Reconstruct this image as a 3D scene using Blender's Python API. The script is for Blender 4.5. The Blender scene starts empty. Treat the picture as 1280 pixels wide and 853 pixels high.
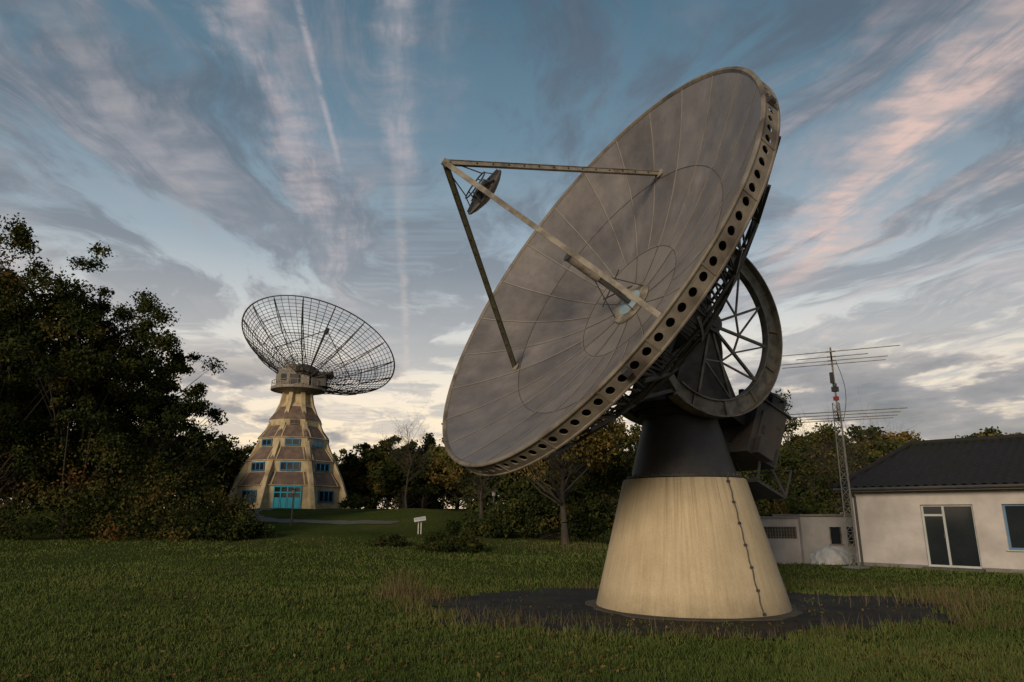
import bpy, math, random
import numpy as np
from mathutils import Vector, Matrix
random.seed(5)
scene=bpy.context.scene
scene.view_settings.view_transform='Standard'
try: scene.view_settings.look='None'
except Exception: pass
scene.view_settings.exposure=0
COL=scene.collection

# ------------------------------------------------------------------ materials
def newmat(name):
    m=bpy.data.materials.new(name); m.use_nodes=True
    nt=m.node_tree; return m,nt,nt.nodes['Principled BSDF']
def mat(name,c1,c2=None,scale=3.0,rough=.7,metal=0.0,bump=0.0,bscale=None,stretch=(1,1,1),lo=.35,hi=.65,detail=6,spec=None,c3=None,c3scale=.7):
    m,nt,b=newmat(name); N=nt.nodes; L=nt.links
    b.inputs['Roughness'].default_value=rough; b.inputs['Metallic'].default_value=metal
    if spec is not None: b.inputs['Specular IOR Level'].default_value=spec
    if c2 is None: c2=tuple(x*.75 for x in c1)
    tc=N.new('ShaderNodeTexCoord'); mp=N.new('ShaderNodeMapping'); mp.inputs['Scale'].default_value=stretch
    L.new(tc.outputs['Object'],mp.inputs['Vector'])
    n=N.new('ShaderNodeTexNoise'); n.inputs['Scale'].default_value=scale; n.inputs['Detail'].default_value=detail; n.inputs['Roughness'].default_value=.62
    L.new(mp.outputs[0],n.inputs['Vector'])
    r=N.new('ShaderNodeValToRGB'); r.color_ramp.elements[0].position=lo; r.color_ramp.elements[1].position=hi
    r.color_ramp.elements[0].color=(*c1,1); r.color_ramp.elements[1].color=(*c2,1)
    L.new(n.outputs[0],r.inputs[0]); out=r.outputs[0]
    if c3:
        n3=N.new('ShaderNodeTexNoise'); n3.inputs['Scale'].default_value=c3scale; n3.inputs['Detail'].default_value=6
        L.new(tc.outputs['Object'],n3.inputs['Vector'])
        mr=N.new('ShaderNodeMapRange'); mr.inputs[1].default_value=.48; mr.inputs[2].default_value=.68
        L.new(n3.outputs[0],mr.inputs[0])
        mx=N.new('ShaderNodeMix'); mx.data_type='RGBA'; L.new(mr.outputs[0],mx.inputs[0]); L.new(out,mx.inputs[6]); mx.inputs[7].default_value=(*c3,1); out=mx.outputs[2]
    L.new(out,b.inputs['Base Color'])
    if bump>0:
        nb=N.new('ShaderNodeTexNoise'); nb.inputs['Scale'].default_value=bscale or scale*4; nb.inputs['Detail'].default_value=5
        L.new(mp.outputs[0],nb.inputs['Vector'])
        bp=N.new('ShaderNodeBump'); bp.inputs['Strength'].default_value=bump; bp.inputs['Distance'].default_value=.03
        L.new(nb.outputs[0],bp.inputs['Height']); L.new(bp.outputs[0],b.inputs['Normal'])
    return m

def leafmat(name,stops):
    m=bpy.data.materials.new(name); m.use_nodes=True; nt=m.node_tree; N=nt.nodes; L=nt.links
    N.remove(N['Principled BSDF'])
    b=N.new('ShaderNodeBsdfDiffuse')
    at=N.new('ShaderNodeAttribute'); at.attribute_name='tint'
    oi=N.new('ShaderNodeObjectInfo')
    ad=N.new('ShaderNodeMath'); ad.operation='MULTIPLY_ADD'; ad.inputs[1].default_value=.3
    L.new(oi.outputs['Random'],ad.inputs[0])
    sb=N.new('ShaderNodeMath'); sb.operation='SUBTRACT'; sb.inputs[1].default_value=.15
    L.new(at.outputs['Fac'],sb.inputs[0]); L.new(sb.outputs[0],ad.inputs[2])
    r=N.new('ShaderNodeValToRGB'); cr=r.color_ramp
    while len(cr.elements)<len(stops): cr.elements.new(.5)
    for e,(p,c) in zip(cr.elements,stops): e.position=p; e.color=(*c,1)
    L.new(ad.outputs[0],r.inputs[0]); L.new(r.outputs[0],b.inputs['Color'])
    L.new(b.outputs[0],N['Material Output'].inputs['Surface'])
    return m

STEEL_D=mat('dark_painted_steel',(.030,.032,.037),(.052,.050,.050),scale=4,rough=.6,bump=.15,c3=(.07,.055,.042))
STEEL_L=mat('weathered_beige_steel',(.28,.25,.205),(.17,.15,.12),scale=5,rough=.65,bump=.2,c3=(.10,.08,.065),c3scale=2.5)
STEEL_M=mat('weathered_grey_steel',(.13,.12,.108),(.075,.068,.06),scale=6,rough=.6,bump=.2,c3=(.045,.036,.03),c3scale=2)
OLIVE=mat('olive_strut_paint',(.10,.10,.055),(.055,.05,.035),scale=8,rough=.6,bump=.2)
HOLE=mat('dark_interior',(.012,.012,.012),(.02,.018,.016),rough=.9)
WHITE=mat('white_paint',(.70,.68,.64),(.55,.53,.5),scale=3,rough=.6)
GLASS=mat('window_glass',(.012,.016,.02),(.02,.025,.03),scale=1,rough=.08,spec=.8)
RED=mat('red_plastic',(.35,.04,.03),(.2,.03,.02),rough=.5)

# ------------------------------------------------------------------ mesh builder
class MB:
    def __init__(s): s.v=[]; s.f=[]; s.m=[]
    def add(s,vs,fs,mi=0,M=None):
        o=len(s.v)
        for p in vs:
            p=Vector(p)
            if M is not None: p=M@p
            s.v.append(tuple(p))
        for f in fs: s.f.append(tuple(i+o for i in f)); s.m.append(mi)
    def box(s,lo,hi,mi=0,M=None):
        x0,y0,z0=lo; x1,y1,z1=hi
        s.add([(x0,y0,z0),(x1,y0,z0),(x1,y1,z0),(x0,y1,z0),(x0,y0,z1),(x1,y0,z1),(x1,y1,z1),(x0,y1,z1)],
              [(0,3,2,1),(4,5,6,7),(0,1,5,4),(1,2,6,5),(2,3,7,6),(3,0,4,7)],mi,M)
    def beam(s,p0,p1,w,h,mi=0,M=None,up=None):
        p0=Vector(p0);p1=Vector(p1); d=(p1-p0).normalized()
        u=Vector(up) if up else (Vector((0,0,1)) if abs(d.z)<.95 else Vector((1,0,0)))
        a=d.cross(u).normalized()*(w/2); b=a.cross(d).normalized()*(h/2)
        vs=[p+q for p in (p0,p1) for q in (-a-b,a-b,a+b,-a+b)]
        s.add(vs,[(0,1,2,3),(7,6,5,4),(0,4,5,1),(1,5,6,2),(2,6,7,3),(3,7,4,0)],mi,M)
    def tube(s,p0,p1,r0,r1=None,n=8,mi=0,M=None,caps=True):
        if r1 is None: r1=r0
        p0=Vector(p0);p1=Vector(p1); d=(p1-p0).normalized()
        u=Vector((0,0,1)) if abs(d.z)<.95 else Vector((1,0,0))
        a=d.cross(u).normalized(); b=a.cross(d).normalized()
        vs=[]
        for p,r in ((p0,r0),(p1,r1)):
            for i in range(n):
                t=2*math.pi*i/n; vs.append(p+a*math.cos(t)*r+b*math.sin(t)*r)
        fs=[(i,(i+1)%n,n+(i+1)%n,n+i) for i in range(n)]
        if caps: fs+= [tuple(range(n-1,-1,-1)),tuple(range(n,2*n))]
        s.add(vs,fs,mi,M)
    def lathe(s,prof,n=64,mi=0,M=None,rot=0,cap0=False,cap1=False):
        vs=[]
        for r,z in prof:
            for i in range(n):
                t=rot+2*math.pi*i/n; vs.append((r*math.cos(t),r*math.sin(t),z))
        fs=[]
        for k in range(len(prof)-1):
            for i in range(n):
                j=(i+1)%n; fs.append((k*n+i,k*n+j,(k+1)*n+j,(k+1)*n+i))
        if cap0: fs.append(tuple(range(n-1,-1,-1)))
        if cap1: fs.append(tuple(range((len(prof)-1)*n,len(prof)*n)))
        s.add(vs,fs,mi,M)
    def arc(s,r0,r1,z0,z1,a0,a1,n,mi=0,M=None):
        vs=[]
        for i in range(n+1):
            t=a0+(a1-a0)*i/n; c,q=math.cos(t),math.sin(t)
            vs+=[(r0*c,r0*q,z0),(r1*c,r1*q,z0),(r1*c,r1*q,z1),(r0*c,r0*q,z1)]
        fs=[(0,1,2,3),(4*n+3,4*n+2,4*n+1,4*n)]
        for i in range(n):
            a=4*i;b=a+4
            for k in range(4): fs.append((a+k,b+k,b+(k+1)%4,a+(k+1)%4))
        s.add(vs,fs,mi,M)
    def build(s,name,mats,parent=None,M=None,smooth=False,bevel=0,ang=35):
        me=bpy.data.meshes.new(name); me.from_pydata(s.v,[],s.f); me.update()
        if not isinstance(mats,(list,tuple)): mats=[mats]
        for m in mats: me.materials.append(m)
        me.polygons.foreach_set('material_index',s.m)
        if smooth:
            me.polygons.foreach_set('use_smooth',[True]*len(me.polygons))
            try: me.set_sharp_from_angle(angle=math.radians(ang))
            except Exception: pass
        o=bpy.data.objects.new(name,me); COL.objects.link(o)
        if parent is not None:
            o.parent=parent; o.matrix_parent_inverse=Matrix.Translation(parent.location).inverted()
        if M is not None: o.matrix_basis=M
        if bevel>0:
            bm=o.modifiers.new('bevel','BEVEL'); bm.width=bevel; bm.segments=2; bm.limit_method='ANGLE'
        return o
def empty(name,loc):
    e=bpy.data.objects.new(name,None); e.empty_display_size=.5; e.location=loc; COL.objects.link(e); return e
def frame(ex,ey,ez,o):
    ex,ey,ez,o=[Vector(q) for q in (ex,ey,ez,o)]
    return Matrix(((ex.x,ey.x,ez.x,o.x),(ex.y,ey.y,ez.y,o.y),(ex.z,ey.z,ez.z,o.z),(0,0,0,1)))

def quads_mesh(name,V,F,mi,tint,mats):
    me=bpy.data.meshes.new(name); n=len(V); m=len(F)
    me.vertices.add(n); me.vertices.foreach_set('co',np.asarray(V,dtype=np.float32).ravel())
    me.loops.add(4*m); me.loops.foreach_set('vertex_index',np.asarray(F,dtype=np.int32).ravel())
    me.polygons.add(m); me.polygons.foreach_set('loop_start',np.arange(m,dtype=np.int32)*4)
    me.polygons.foreach_set('material_index',np.asarray(mi,dtype=np.int32))
    a=me.attributes.new('tint','FLOAT','FACE'); a.data.foreach_set('value',np.asarray(tint,dtype=np.float32))
    for q in mats: me.materials.append(q)
    me.update(calc_edges=True)
    return me
def link(name,me,loc=(0,0,0),parent=None,rz=0,sc=1):
    o=bpy.data.objects.new(name,me); COL.objects.link(o)
    if parent is not None:
        o.parent=parent; o.matrix_parent_inverse=Matrix.Translation(parent.location).inverted()
    o.location=loc; o.rotation_euler=(0,0,rz)
    o.scale=sc if isinstance(sc,(tuple,list)) else (sc,sc,sc)
    return o

# ------------------------------------------------------------------ terrain
def ss(a,b,x):
    t=np.clip((x-a)/(b-a),0,1); return t*t*(3-2*t)
def H(x,y):
    x=np.asarray(x,float); y=np.asarray(y,float)
    rise=ss(25,95,y)*(2.4-1.9*ss(-8,9,x-(y-60)*.05))
    mound=1.0*np.exp(-((x+8)/8.5)**2-((y-60)/9.0)**2)
    dip=-.5*ss(26,31,y)*ss(5,8,x)*(1-ss(50,70,y))
    und=(.05*np.sin(x*.55+1.3*np.sin(y*.31))+.05*np.sin(y*.47+x*.21+2)+.02*np.sin(x*1.7+y*1.1))
    near=ss(6.0,10,np.hypot(x-3.5,(y-14.5)))
    houses=1-ss(8,11,x)*ss(16,20,y)*(1-ss(34,38,y))
    return rise+mound+dip+und*near*houses
def axis(segs):
    out=[]
    for a,b,st in segs: out.append(np.arange(a,b,st))
    return np.unique(np.round(np.concatenate(out),4))
gx=axis([(-1500,-200,130),(-200,-60,8),(-60,-25,1.5),(-25,25,.5),(25,60,1.5),(60,200,8),(200,1501,130)])
gy=axis([(-300,-20,40),(-20,5,2),(5,45,.5),(45,130,1.5),(130,300,15),(300,2600,200)])
X,Y=np.meshgrid(gx,gy); Z=H(X,Y)
V=np.stack([X,Y,Z],-1).reshape(-1,3); nx=len(gx); ny=len(gy)
I,J=np.meshgrid(np.arange(nx-1),np.arange(ny-1)); I=I.ravel();J=J.ravel()
F=np.stack([J*nx+I,J*nx+I+1,(J+1)*nx+I+1,(J+1)*nx+I],-1)
gm,nt,b=newmat('lawn'); N=nt.nodes;L=nt.links
tc=N.new('ShaderNodeTexCoord')
def noi(nt,vec,sc,det=6,rough=.6,two=False):
    n=nt.nodes.new('ShaderNodeTexNoise'); n.inputs['Scale'].default_value=sc; n.inputs['Detail'].default_value=det; n.inputs['Roughness'].default_value=rough
    if two: n.noise_dimensions='2D'
    nt.links.new(vec,n.inputs['Vector']); return n.outputs[0]
def ramp(nt,fac,stops):
    r=nt.nodes.new('ShaderNodeValToRGB'); cr=r.color_ramp
    while len(cr.elements)<len(stops): cr.elements.new(.5)
    for e,(p,c) in zip(cr.elements,stops): e.position=p; e.color=(*c,1)
    nt.links.new(fac,r.inputs[0]); return r.outputs[0]
def mixc(nt,f,a,b_,bt='MIX'):
    m=nt.nodes.new('ShaderNodeMix'); m.data_type='RGBA'; m.blend_type=bt
    for s,v in ((m.inputs[0],f),(m.inputs[6],a),(m.inputs[7],b_)):
        if isinstance(v,(int,float)): s.default_value=v
        elif isinstance(v,tuple): s.default_value=(*v,1)
        else: nt.links.new(v,s)
    return m.outputs[2]
big=ramp(nt,noi(nt,tc.outputs['Object'],.16,5),[(.35,(.058,.086,.022)),(.52,(.080,.102,.029)),(.68,(.12,.108,.042))])
fine=ramp(nt,noi(nt,tc.outputs['Object'],6,8,.7),[(.3,(.35,.35,.33)),(.7,(1.3,1.25,1.2))])
c=mixc(nt,1.0,big,fine,'MULTIPLY'); L.new(c,b.inputs['Base Color']); b.inputs['Roughness'].default_value=1.0; b.inputs['Specular IOR Level'].default_value=.0
bp=N.new('ShaderNodeBump'); bp.inputs['Strength'].default_value=.8; bp.inputs['Distance'].default_value=.08
L.new(noi(nt,tc.outputs['Object'],14,5,.7),bp.inputs['Height']); L.new(bp.outputs[0],b.inputs['Normal'])
gme=quads_mesh('ground',V,F,np.zeros(len(F)),np.zeros(len(F)),[gm])
gme.polygons.foreach_set('use_smooth',[True]*len(F))
link('ground',gme)

# apron
ASPH=mat('apron_asphalt',(.015,.0148,.0145),(.034,.030,.026),scale=1.6,rough=.85,bump=.6,bscale=30,spec=.2,c3=(.045,.038,.022),c3scale=.9)
AC=(3.3,14.4)
def apron_r(t): return 1+.06*math.sin(3*t+1)+.05*math.sin(7*t)+.035*math.sin(13*t+2)+.03*math.sin(29*t)+.02*math.sin(47*t+1)
mb=MB(); n=240; vs=[(AC[0],AC[1],.03)]
for i in range(n):
    t=2*math.pi*i/n; q=apron_r(t); vs.append((AC[0]+5.2*q*math.cos(t),AC[1]+3.3*q*math.sin(t),.025))
mb.add(vs,[(0,1+i,1+(i+1)%n) for i in range(n)])
mb.build('asphalt_apron',ASPH)

# drive path to the tower
PATH=mat('gravel_path',(.10,.092,.078),(.06,.06,.045),scale=3,rough=.95,bump=.4)
pts=[(-8.5,51),(-13,53),(-18,56),(-23,63),(-28,76),(-31,90),(-32,97)]
def catmull(p,k=14):
    out=[]; p=[p[0]]+p+[p[-1]]
    for i in range(1,len(p)-2):
        for j in range(k):
            t=j/k; a,b_,c_,d=[np.array(q,float) for q in p[i-1:i+3]]
            out.append(.5*((2*b_)+(-a+c_)*t+(2*a-5*b_+4*c_-d)*t*t+(-a+3*b_-3*c_+d)*t**3))
    out.append(np.array(p[-2],float)); return out
cp=catmull(pts); vs=[];fs=[]
for i,p in enumerate(cp):
    d=cp[min(i+1,len(cp)-1)]-cp[max(i-1,0)]; d/=np.linalg.norm(d); q=np.array([-d[1],d[0]])
    for k in range(5):
        o=p+q*(k/4-.5)*2*(.8+.12*math.sin(i*.9+k)); vs.append((o[0],o[1],float(H(o[0],o[1]))+.045))
    if i: 
        for k in range(4): fs.append((5*(i-1)+k,5*(i-1)+k+1,5*i+k+1,5*i+k))
mb=MB(); mb.add(vs,fs); mb.build('path',PATH)

# ------------------------------------------------------------------ grass blades
rng=np.random.default_rng(3)
def fb(x,y,l0,l1,k,seed):
    r=np.random.default_rng(seed); s=np.zeros_like(x); w=0
    for i in range(k):
        lam=l0*(l1/l0)**(i/(k-1)); a=r.uniform(0,2*np.pi); ph=r.uniform(0,6.28); am=lam**.45
        s+=am*np.sin((x*np.cos(a)+y*np.sin(a))*2*np.pi/lam+ph+1.2*np.sin((x*np.sin(a)-y*np.cos(a))*4/lam+ph*2)); w+=am*am
    return np.clip(.5+.36*s/np.sqrt(w),0,1)
def blades(name,x,y,h,w,tint,matl,lean=.35):
    n=len(x); z=H(x,y)
    a=rng.uniform(0,2*np.pi,n); dx=np.cos(a)*w/2; dy=np.sin(a)*w/2
    la=rng.uniform(0,2*np.pi,n); lx=np.cos(la)*h*lean*rng.random(n); ly=np.sin(la)*h*lean*rng.random(n)
    b0=np.stack([x-dx,y-dy,z-.01],-1); b1=np.stack([x+dx,y+dy,z-.01],-1)
    t1=np.stack([x+lx+dx*.25,y+ly+dy*.25,z+h],-1); t0=np.stack([x+lx-dx*.25,y+ly-dy*.25,z+h],-1)
    V=np.stack([b0,b1,t1,t0],1).reshape(-1,3); F=np.arange(4*n).reshape(-1,4)
    me=quads_mesh(name,V,F,np.zeros(n),tint,[matl]); return link(name,me)
GR=leafmat('grass_blades',[(0,(.040,.064,.017)),(.35,(.074,.104,.028)),(.6,(.12,.135,.043)),(.8,(.17,.15,.06)),(1,(.21,.165,.085))])
n=270000
yy=1/rng.uniform(1/42.,1/6.8,n); xx=rng.uniform(-.92,.92,n)*yy
aa=np.arctan2((yy-AC[1])/3.3,(xx-AC[0])/5.2); ar=1+.06*np.sin(3*aa+1)+.05*np.sin(7*aa)+.035*np.sin(13*aa+2)+.03*np.sin(29*aa)+.02*np.sin(47*aa+1)
er=np.hypot((xx-AC[0])/5.2,(yy-AC[1])/3.3)/ar
patch=fb(xx,yy,4,.4,14,4)
keep=(er>.985)|(rng.random(n)<.30*(patch>.66)+.012)
keep&=~((xx-3.55)**2+(yy-14.4)**2<4.2)
lx=(xx-12.5)*.7-(yy-25.75)*.714; ly=(xx-12.5)*.714+(yy-25.75)*.7
keep&=~((ly>-.15)&(lx>-.2))
pat=fb(xx,yy,9,.9,14,1); pat2=fb(xx,yy,1.4,.18,14,2)
keep&=(rng.random(n)<.45+.9*pat2)
xx=xx[keep];yy=yy[keep];pat=pat[keep];pat2=pat2[keep];er=er[keep]; n=len(xx)
h=(.014+.026*pat+.042*pat2**1.5)*(.5+.9*rng.random(n))*(1+.012*yy)
edge=np.exp(-((er-1.03)/.05)**2); h*=1+1.6*edge*rng.random(n)
tint=.02+.42*pat*rng.random(n)**.4+.30*(1-pat2)*rng.random(n)+rng.normal(0,.09,n)+.25*edge*rng.random(n)
blades('grass',xx,yy,h,.0085*(yy/8)*(1+.5*rng.random(n)),np.clip(tint+.1,0,1),GR,1.0)
DRY=leafmat('dry_grass_blades',[(0,(.06,.055,.025)),(.5,(.12,.095,.05)),(1,(.20,.15,.09))])
cx=[];cy=[];hh=[]
def tuft(x,y,sx,sy,n,h):
    cx.append(rng.normal(x,sx,n)); cy.append(rng.normal(y,sy,n)); hh.append(h*(.3+.8*rng.random(n)))
tuft(-2.5,16.2,.25,.3,320,.6); tuft(-2.0,15.6,.5,.5,380,.32); tuft(.2,12.0,.8,.15,200,.25); tuft(-.9,12.9,.5,.2,160,.25)
for k in range(14):
    t=rng.uniform(0,6.28); tuft(AC[0]+5.3*math.cos(t),AC[1]+3.4*math.sin(t),.18,.12,70,.3)
tuft(8.8,14.8,1.0,.6,420,.3); tuft(7.6,11.9,1.0,.25,260,.24); tuft(9.8,16.5,1.0,.6,400,.3); tuft(4.2,10.9,1.2,.12,150,.18); tuft(2.0,11.0,1.0,.12,150,.18)
tuft(2.8,35,2.0,1.0,400,.6); tuft(-2,30,3,2,200,.25); tuft(4.5,18.1,2.5,.3,400,.25)
cx=np.concatenate(cx);cy=np.concatenate(cy);hh=np.concatenate(hh)
k=((cx-3.55)**2+(cy-14.4)**2>4.4); cx=cx[k];cy=cy[k];hh=hh[k]
blades('dry_grass',cx,cy,hh,.010*np.ones(len(cx)),rng.random(len(cx)),DRY,.6)
# fallen leaves
LIT=leafmat('fallen_leaf',[(0,(.05,.03,.015)),(.5,(.12,.075,.03)),(1,(.20,.14,.05))])
n=9000; ly_=1/rng.uniform(1/45.,1/6.8,n); lx_=rng.uniform(-.92,.92,n)*ly_
k=(fb(lx_,ly_,8,.8,12,9)>.42)&((lx_-3.55)**2+(ly_-14.4)**2>4.4); k&=~(((lx_-12.5)*.714+(ly_-25.75)*.7>-.15)&((lx_-12.5)*.7-(ly_-25.75)*.714>-.2)); lx_=lx_[k];ly_=ly_[k];n=len(lx_)
p=np.stack([lx_,ly_,H(lx_,ly_)+.03+.025*rng.random(n)],-1); u=rng.normal(0,1,(n,3)); u[:,2]*=.35; u/=np.linalg.norm(u,axis=1)[:,None]
w_=np.cross(u,np.stack([rng.normal(0,.3,n),rng.normal(0,.3,n),np.ones(n)],-1)); w_/=np.linalg.norm(w_,axis=1)[:,None]; s=(.022+.02*rng.random(n))[:,None]
V=np.stack([p-u*s,p+w_*s*.6,p+u*s,p-w_*s*.6],1).reshape(-1,3)
link('leaf_litter',quads_mesh('leaf_litter',V,np.arange(4*n).reshape(-1,4),np.zeros(n),rng.random(n),[LIT]))

# ------------------------------------------------------------------ trees
BARK=mat('bark',(.06,.048,.036),(.032,.026,.02),scale=6,rough=.95,bump=.8,stretch=(3,3,.6))
F_DARK=leafmat('foliage_dark',[(0,(.015,.021,.009)),(.35,(.032,.042,.014)),(.62,(.058,.060,.019)),(.82,(.092,.068,.022)),(1,(.11,.052,.02))])
F_GREEN=leafmat('foliage_green',[(0,(.026,.036,.013)),(.4,(.052,.064,.021)),(.75,(.10,.09,.028)),(1,(.16,.105,.032))])
F_YEL=leafmat('foliage_autumn',[(0,(.055,.044,.016)),(.4,(.115,.09,.028)),(.75,(.19,.13,.038)),(1,(.20,.09,.03))])
F_CON=leafmat('foliage_conifer',[(0,(.013,.021,.013)),(.5,(.022,.034,.018)),(1,(.045,.05,.026))])
def tube_np(p0,p1,r0,r1,n=6):
    d=p1-p0; d=d/(np.linalg.norm(d)+1e-9); u=np.array([0,0,1.]) if abs(d[2])<.95 else np.array([1.,0,0])
    a=np.cross(d,u); a/=np.linalg.norm(a); b_=np.cross(a,d)
    t=np.arange(n)*2*np.pi/n; ring=np.outer(np.cos(t),a)+np.outer(np.sin(t),b_)
    V=np.concatenate([p0+ring*r0,p1+ring*r1]); F=np.array([(i,(i+1)%n,n+(i+1)%n,n+i) for i in range(n)]); return V,F
def leaves(r,C,rad,npc,size,tintc,flat=.75):
    k=len(C); idx=np.repeat(np.arange(k),npc); n=len(idx)
    d=r.normal(0,1,(n,3)); d/=np.linalg.norm(d,axis=1)[:,None]
    q=d*(r.random(n)**.6*(1+.5*r.random(n)**4))[:,None]*rad[idx][:,None]; q[:,2]*=flat
    p=C[idx]+q
    u=r.normal(0,1,(n,3)); u/=np.linalg.norm(u,axis=1)[:,None]
    w=np.cross(u,r.normal(0,1,(n,3))); w/=np.linalg.norm(w,axis=1)[:,None]
    s=(size*(.55+.9*r.random(n)))[:,None]
    V=np.stack([p-u*s*.6,p+w*s*.36,p+u*s*.6,p-w*s*.36],1).reshape(-1,3)
    t=np.clip(tintc[idx]+r.normal(0,.09,n),0,1)
    return V,np.arange(4*n).reshape(-1,4),t
def tree_mesh(name,seed,h,R,base,nclump,npc,size,fol,kind='round',trunk_r=None,bare=False,clr=None,amp=.16,lean_=.03):
    r=np.random.default_rng(seed); Vs=[];Fs=[];Ms=[];Ts=[];off=0
    def addp(V,F,m,t):
        nonlocal off
        Vs.append(V);Fs.append(F+off);Ms.append(np.full(len(F),m));Ts.append(np.full(len(F),t) if np.isscalar(t) else t); off+=len(V)
    tr=trunk_r or h*.018
    K=7; lean=r.normal(0,lean_,2)*h; tp=[np.array([lean[0]*(i/K)**1.5+r.normal(0,.012)*h*(i>0),lean[1]*(i/K)**1.5+r.normal(0,.012)*h*(i>0),h*.9*i/K]) for i in range(K+1)]
    tp[0][2]-=.3
    for i in range(K):
        addp(*tube_np(tp[i],tp[i+1],tr*(1.3 if i==0 else 1)*(1-i/K*.85),tr*(1-(i+1)/K*.85),8),0,.5)
    if kind=='cone':
        z=base+(h-base)*r.random(nclump)**1.15; rr=R*(1-(z-base)/(h-base))**.85*(.35+.65*r.random(nclump)**.6)
        a=r.uniform(0,2*np.pi,nclump); C=np.stack([rr*np.cos(a),rr*np.sin(a),z-rr*.15],-1); rad=np.full(nclump,(clr or .16)*R*1.3)*(.7+.6*r.random(nclump))
    else:
        d=r.normal(0,1,(nclump*3,3)); d/=np.linalg.norm(d,axis=1)[:,None]; d=d[d[:,2]>-.65][:nclump]
        lob=1+amp*np.sin(d[:,0]*5+seed)*np.cos(d[:,1]*4+seed*2)+amp*.9*np.sin(d[:,2]*6+d[:,0]*4+seed)+amp*.5*np.sin(d[:,0]*13+d[:,2]*11+seed)
        q=(r.random(len(d))**.42)*lob*(1+.10*r.normal(0,1,len(d))); hz=(h-base)/2
        C=d*q[:,None]*np.array([R,R,hz*1.02]); C[:,2]+=base+hz
        low=np.clip((C[:,2]-base)/(h-base),0,1); C[:,:2]*=(.82+.18*np.sin(low*np.pi))[:,None]
        rad=(clr or .2)*R*(.45+.9*r.random(len(d)))
    nb=len(C) if bare or len(C)<140 else 140
    for i in range(nb):
        c_=C[i]; zt=max(base*.7,c_[2]-np.hypot(c_[0],c_[1])*.7-r.random()*h*.1); k=min(K-1e-3,max(0,zt/(h*.9)*K)); i0=int(k); s=tp[i0]*(1-(k-i0))+tp[i0+1]*(k-i0)
        br=tr*.34*(1-zt/h*.7); mid=(s+c_)/2+np.array([0,0,-.06*np.linalg.norm(c_-s)])+r.normal(0,.05,3)*R*.6
        addp(*tube_np(s,mid,br,br*.6,5),0,.5); addp(*tube_np(mid,c_,br*.6,br*.2,5),0,.5)
        if bare:
            for _ in range(7):
                e=c_+r.normal(0,1,3)*R*.22+np.array([0,0,R*.12]); m2=mid*.4+c_*.6 if r.random()<.5 else c_
                addp(*tube_np(m2,e,br*.3,br*.1,4),0,.5)
                for _ in range(2): addp(*tube_np(e*.6+m2*.4,e+r.normal(0,1,3)*R*.14,br*.16,br*.07,3),0,.5)
    if npc>0:
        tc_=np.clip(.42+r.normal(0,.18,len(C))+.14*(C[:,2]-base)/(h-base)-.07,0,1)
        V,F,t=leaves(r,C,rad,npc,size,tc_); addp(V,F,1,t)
    return quads_mesh(name,np.concatenate(Vs),np.concatenate(Fs),np.concatenate(Ms),np.concatenate(Ts),[BARK,fol])
def put(name,me,x,y,rz=0,sc=1): return link(name,me,(x,y,float(H(x,y))-.05),None,rz,sc)
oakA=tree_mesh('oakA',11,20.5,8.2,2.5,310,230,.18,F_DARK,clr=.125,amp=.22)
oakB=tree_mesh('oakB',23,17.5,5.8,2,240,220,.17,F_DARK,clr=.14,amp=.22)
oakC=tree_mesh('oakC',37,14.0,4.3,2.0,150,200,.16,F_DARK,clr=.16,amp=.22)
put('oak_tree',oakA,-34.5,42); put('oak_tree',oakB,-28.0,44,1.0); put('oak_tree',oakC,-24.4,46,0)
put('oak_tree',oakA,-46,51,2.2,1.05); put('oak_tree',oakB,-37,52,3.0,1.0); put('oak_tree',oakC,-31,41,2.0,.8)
r=np.random.default_rng(77); n=380
ux=r.uniform(-50,-17.0,n); uy=40+r.uniform(0,6,n)+np.clip(-ux-30,0,20)*.05; top=np.interp(ux,[-50,-30,-22,-19,-16.5],[7,6.5,5.0,2.8,1.2])
uz=H(ux,uy)+r.random(n)*top; C=np.stack([ux,uy,uz],-1)
V,F,t=leaves(r,C,.8+.6*r.random(n),170,.15,np.clip(.42+r.normal(0,.24,n),0,1))
link('undergrowth',quads_mesh('undergrowth',V,F,np.ones(len(F)),t,[BARK,F_DARK]))
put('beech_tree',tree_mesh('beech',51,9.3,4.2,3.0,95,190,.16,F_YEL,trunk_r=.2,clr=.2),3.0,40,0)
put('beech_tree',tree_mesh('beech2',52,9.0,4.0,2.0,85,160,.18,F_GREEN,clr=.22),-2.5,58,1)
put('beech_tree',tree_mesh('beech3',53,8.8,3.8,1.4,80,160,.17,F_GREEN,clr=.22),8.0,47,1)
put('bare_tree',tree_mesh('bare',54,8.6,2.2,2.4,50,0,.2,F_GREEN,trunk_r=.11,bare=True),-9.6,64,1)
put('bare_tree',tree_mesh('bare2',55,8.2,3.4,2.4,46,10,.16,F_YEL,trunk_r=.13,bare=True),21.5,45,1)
put('birch_tree',tree_mesh('birch',56,9.0,3.6,1.0,90,160,.17,F_GREEN,clr=.2),19.5,48,1)
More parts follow.
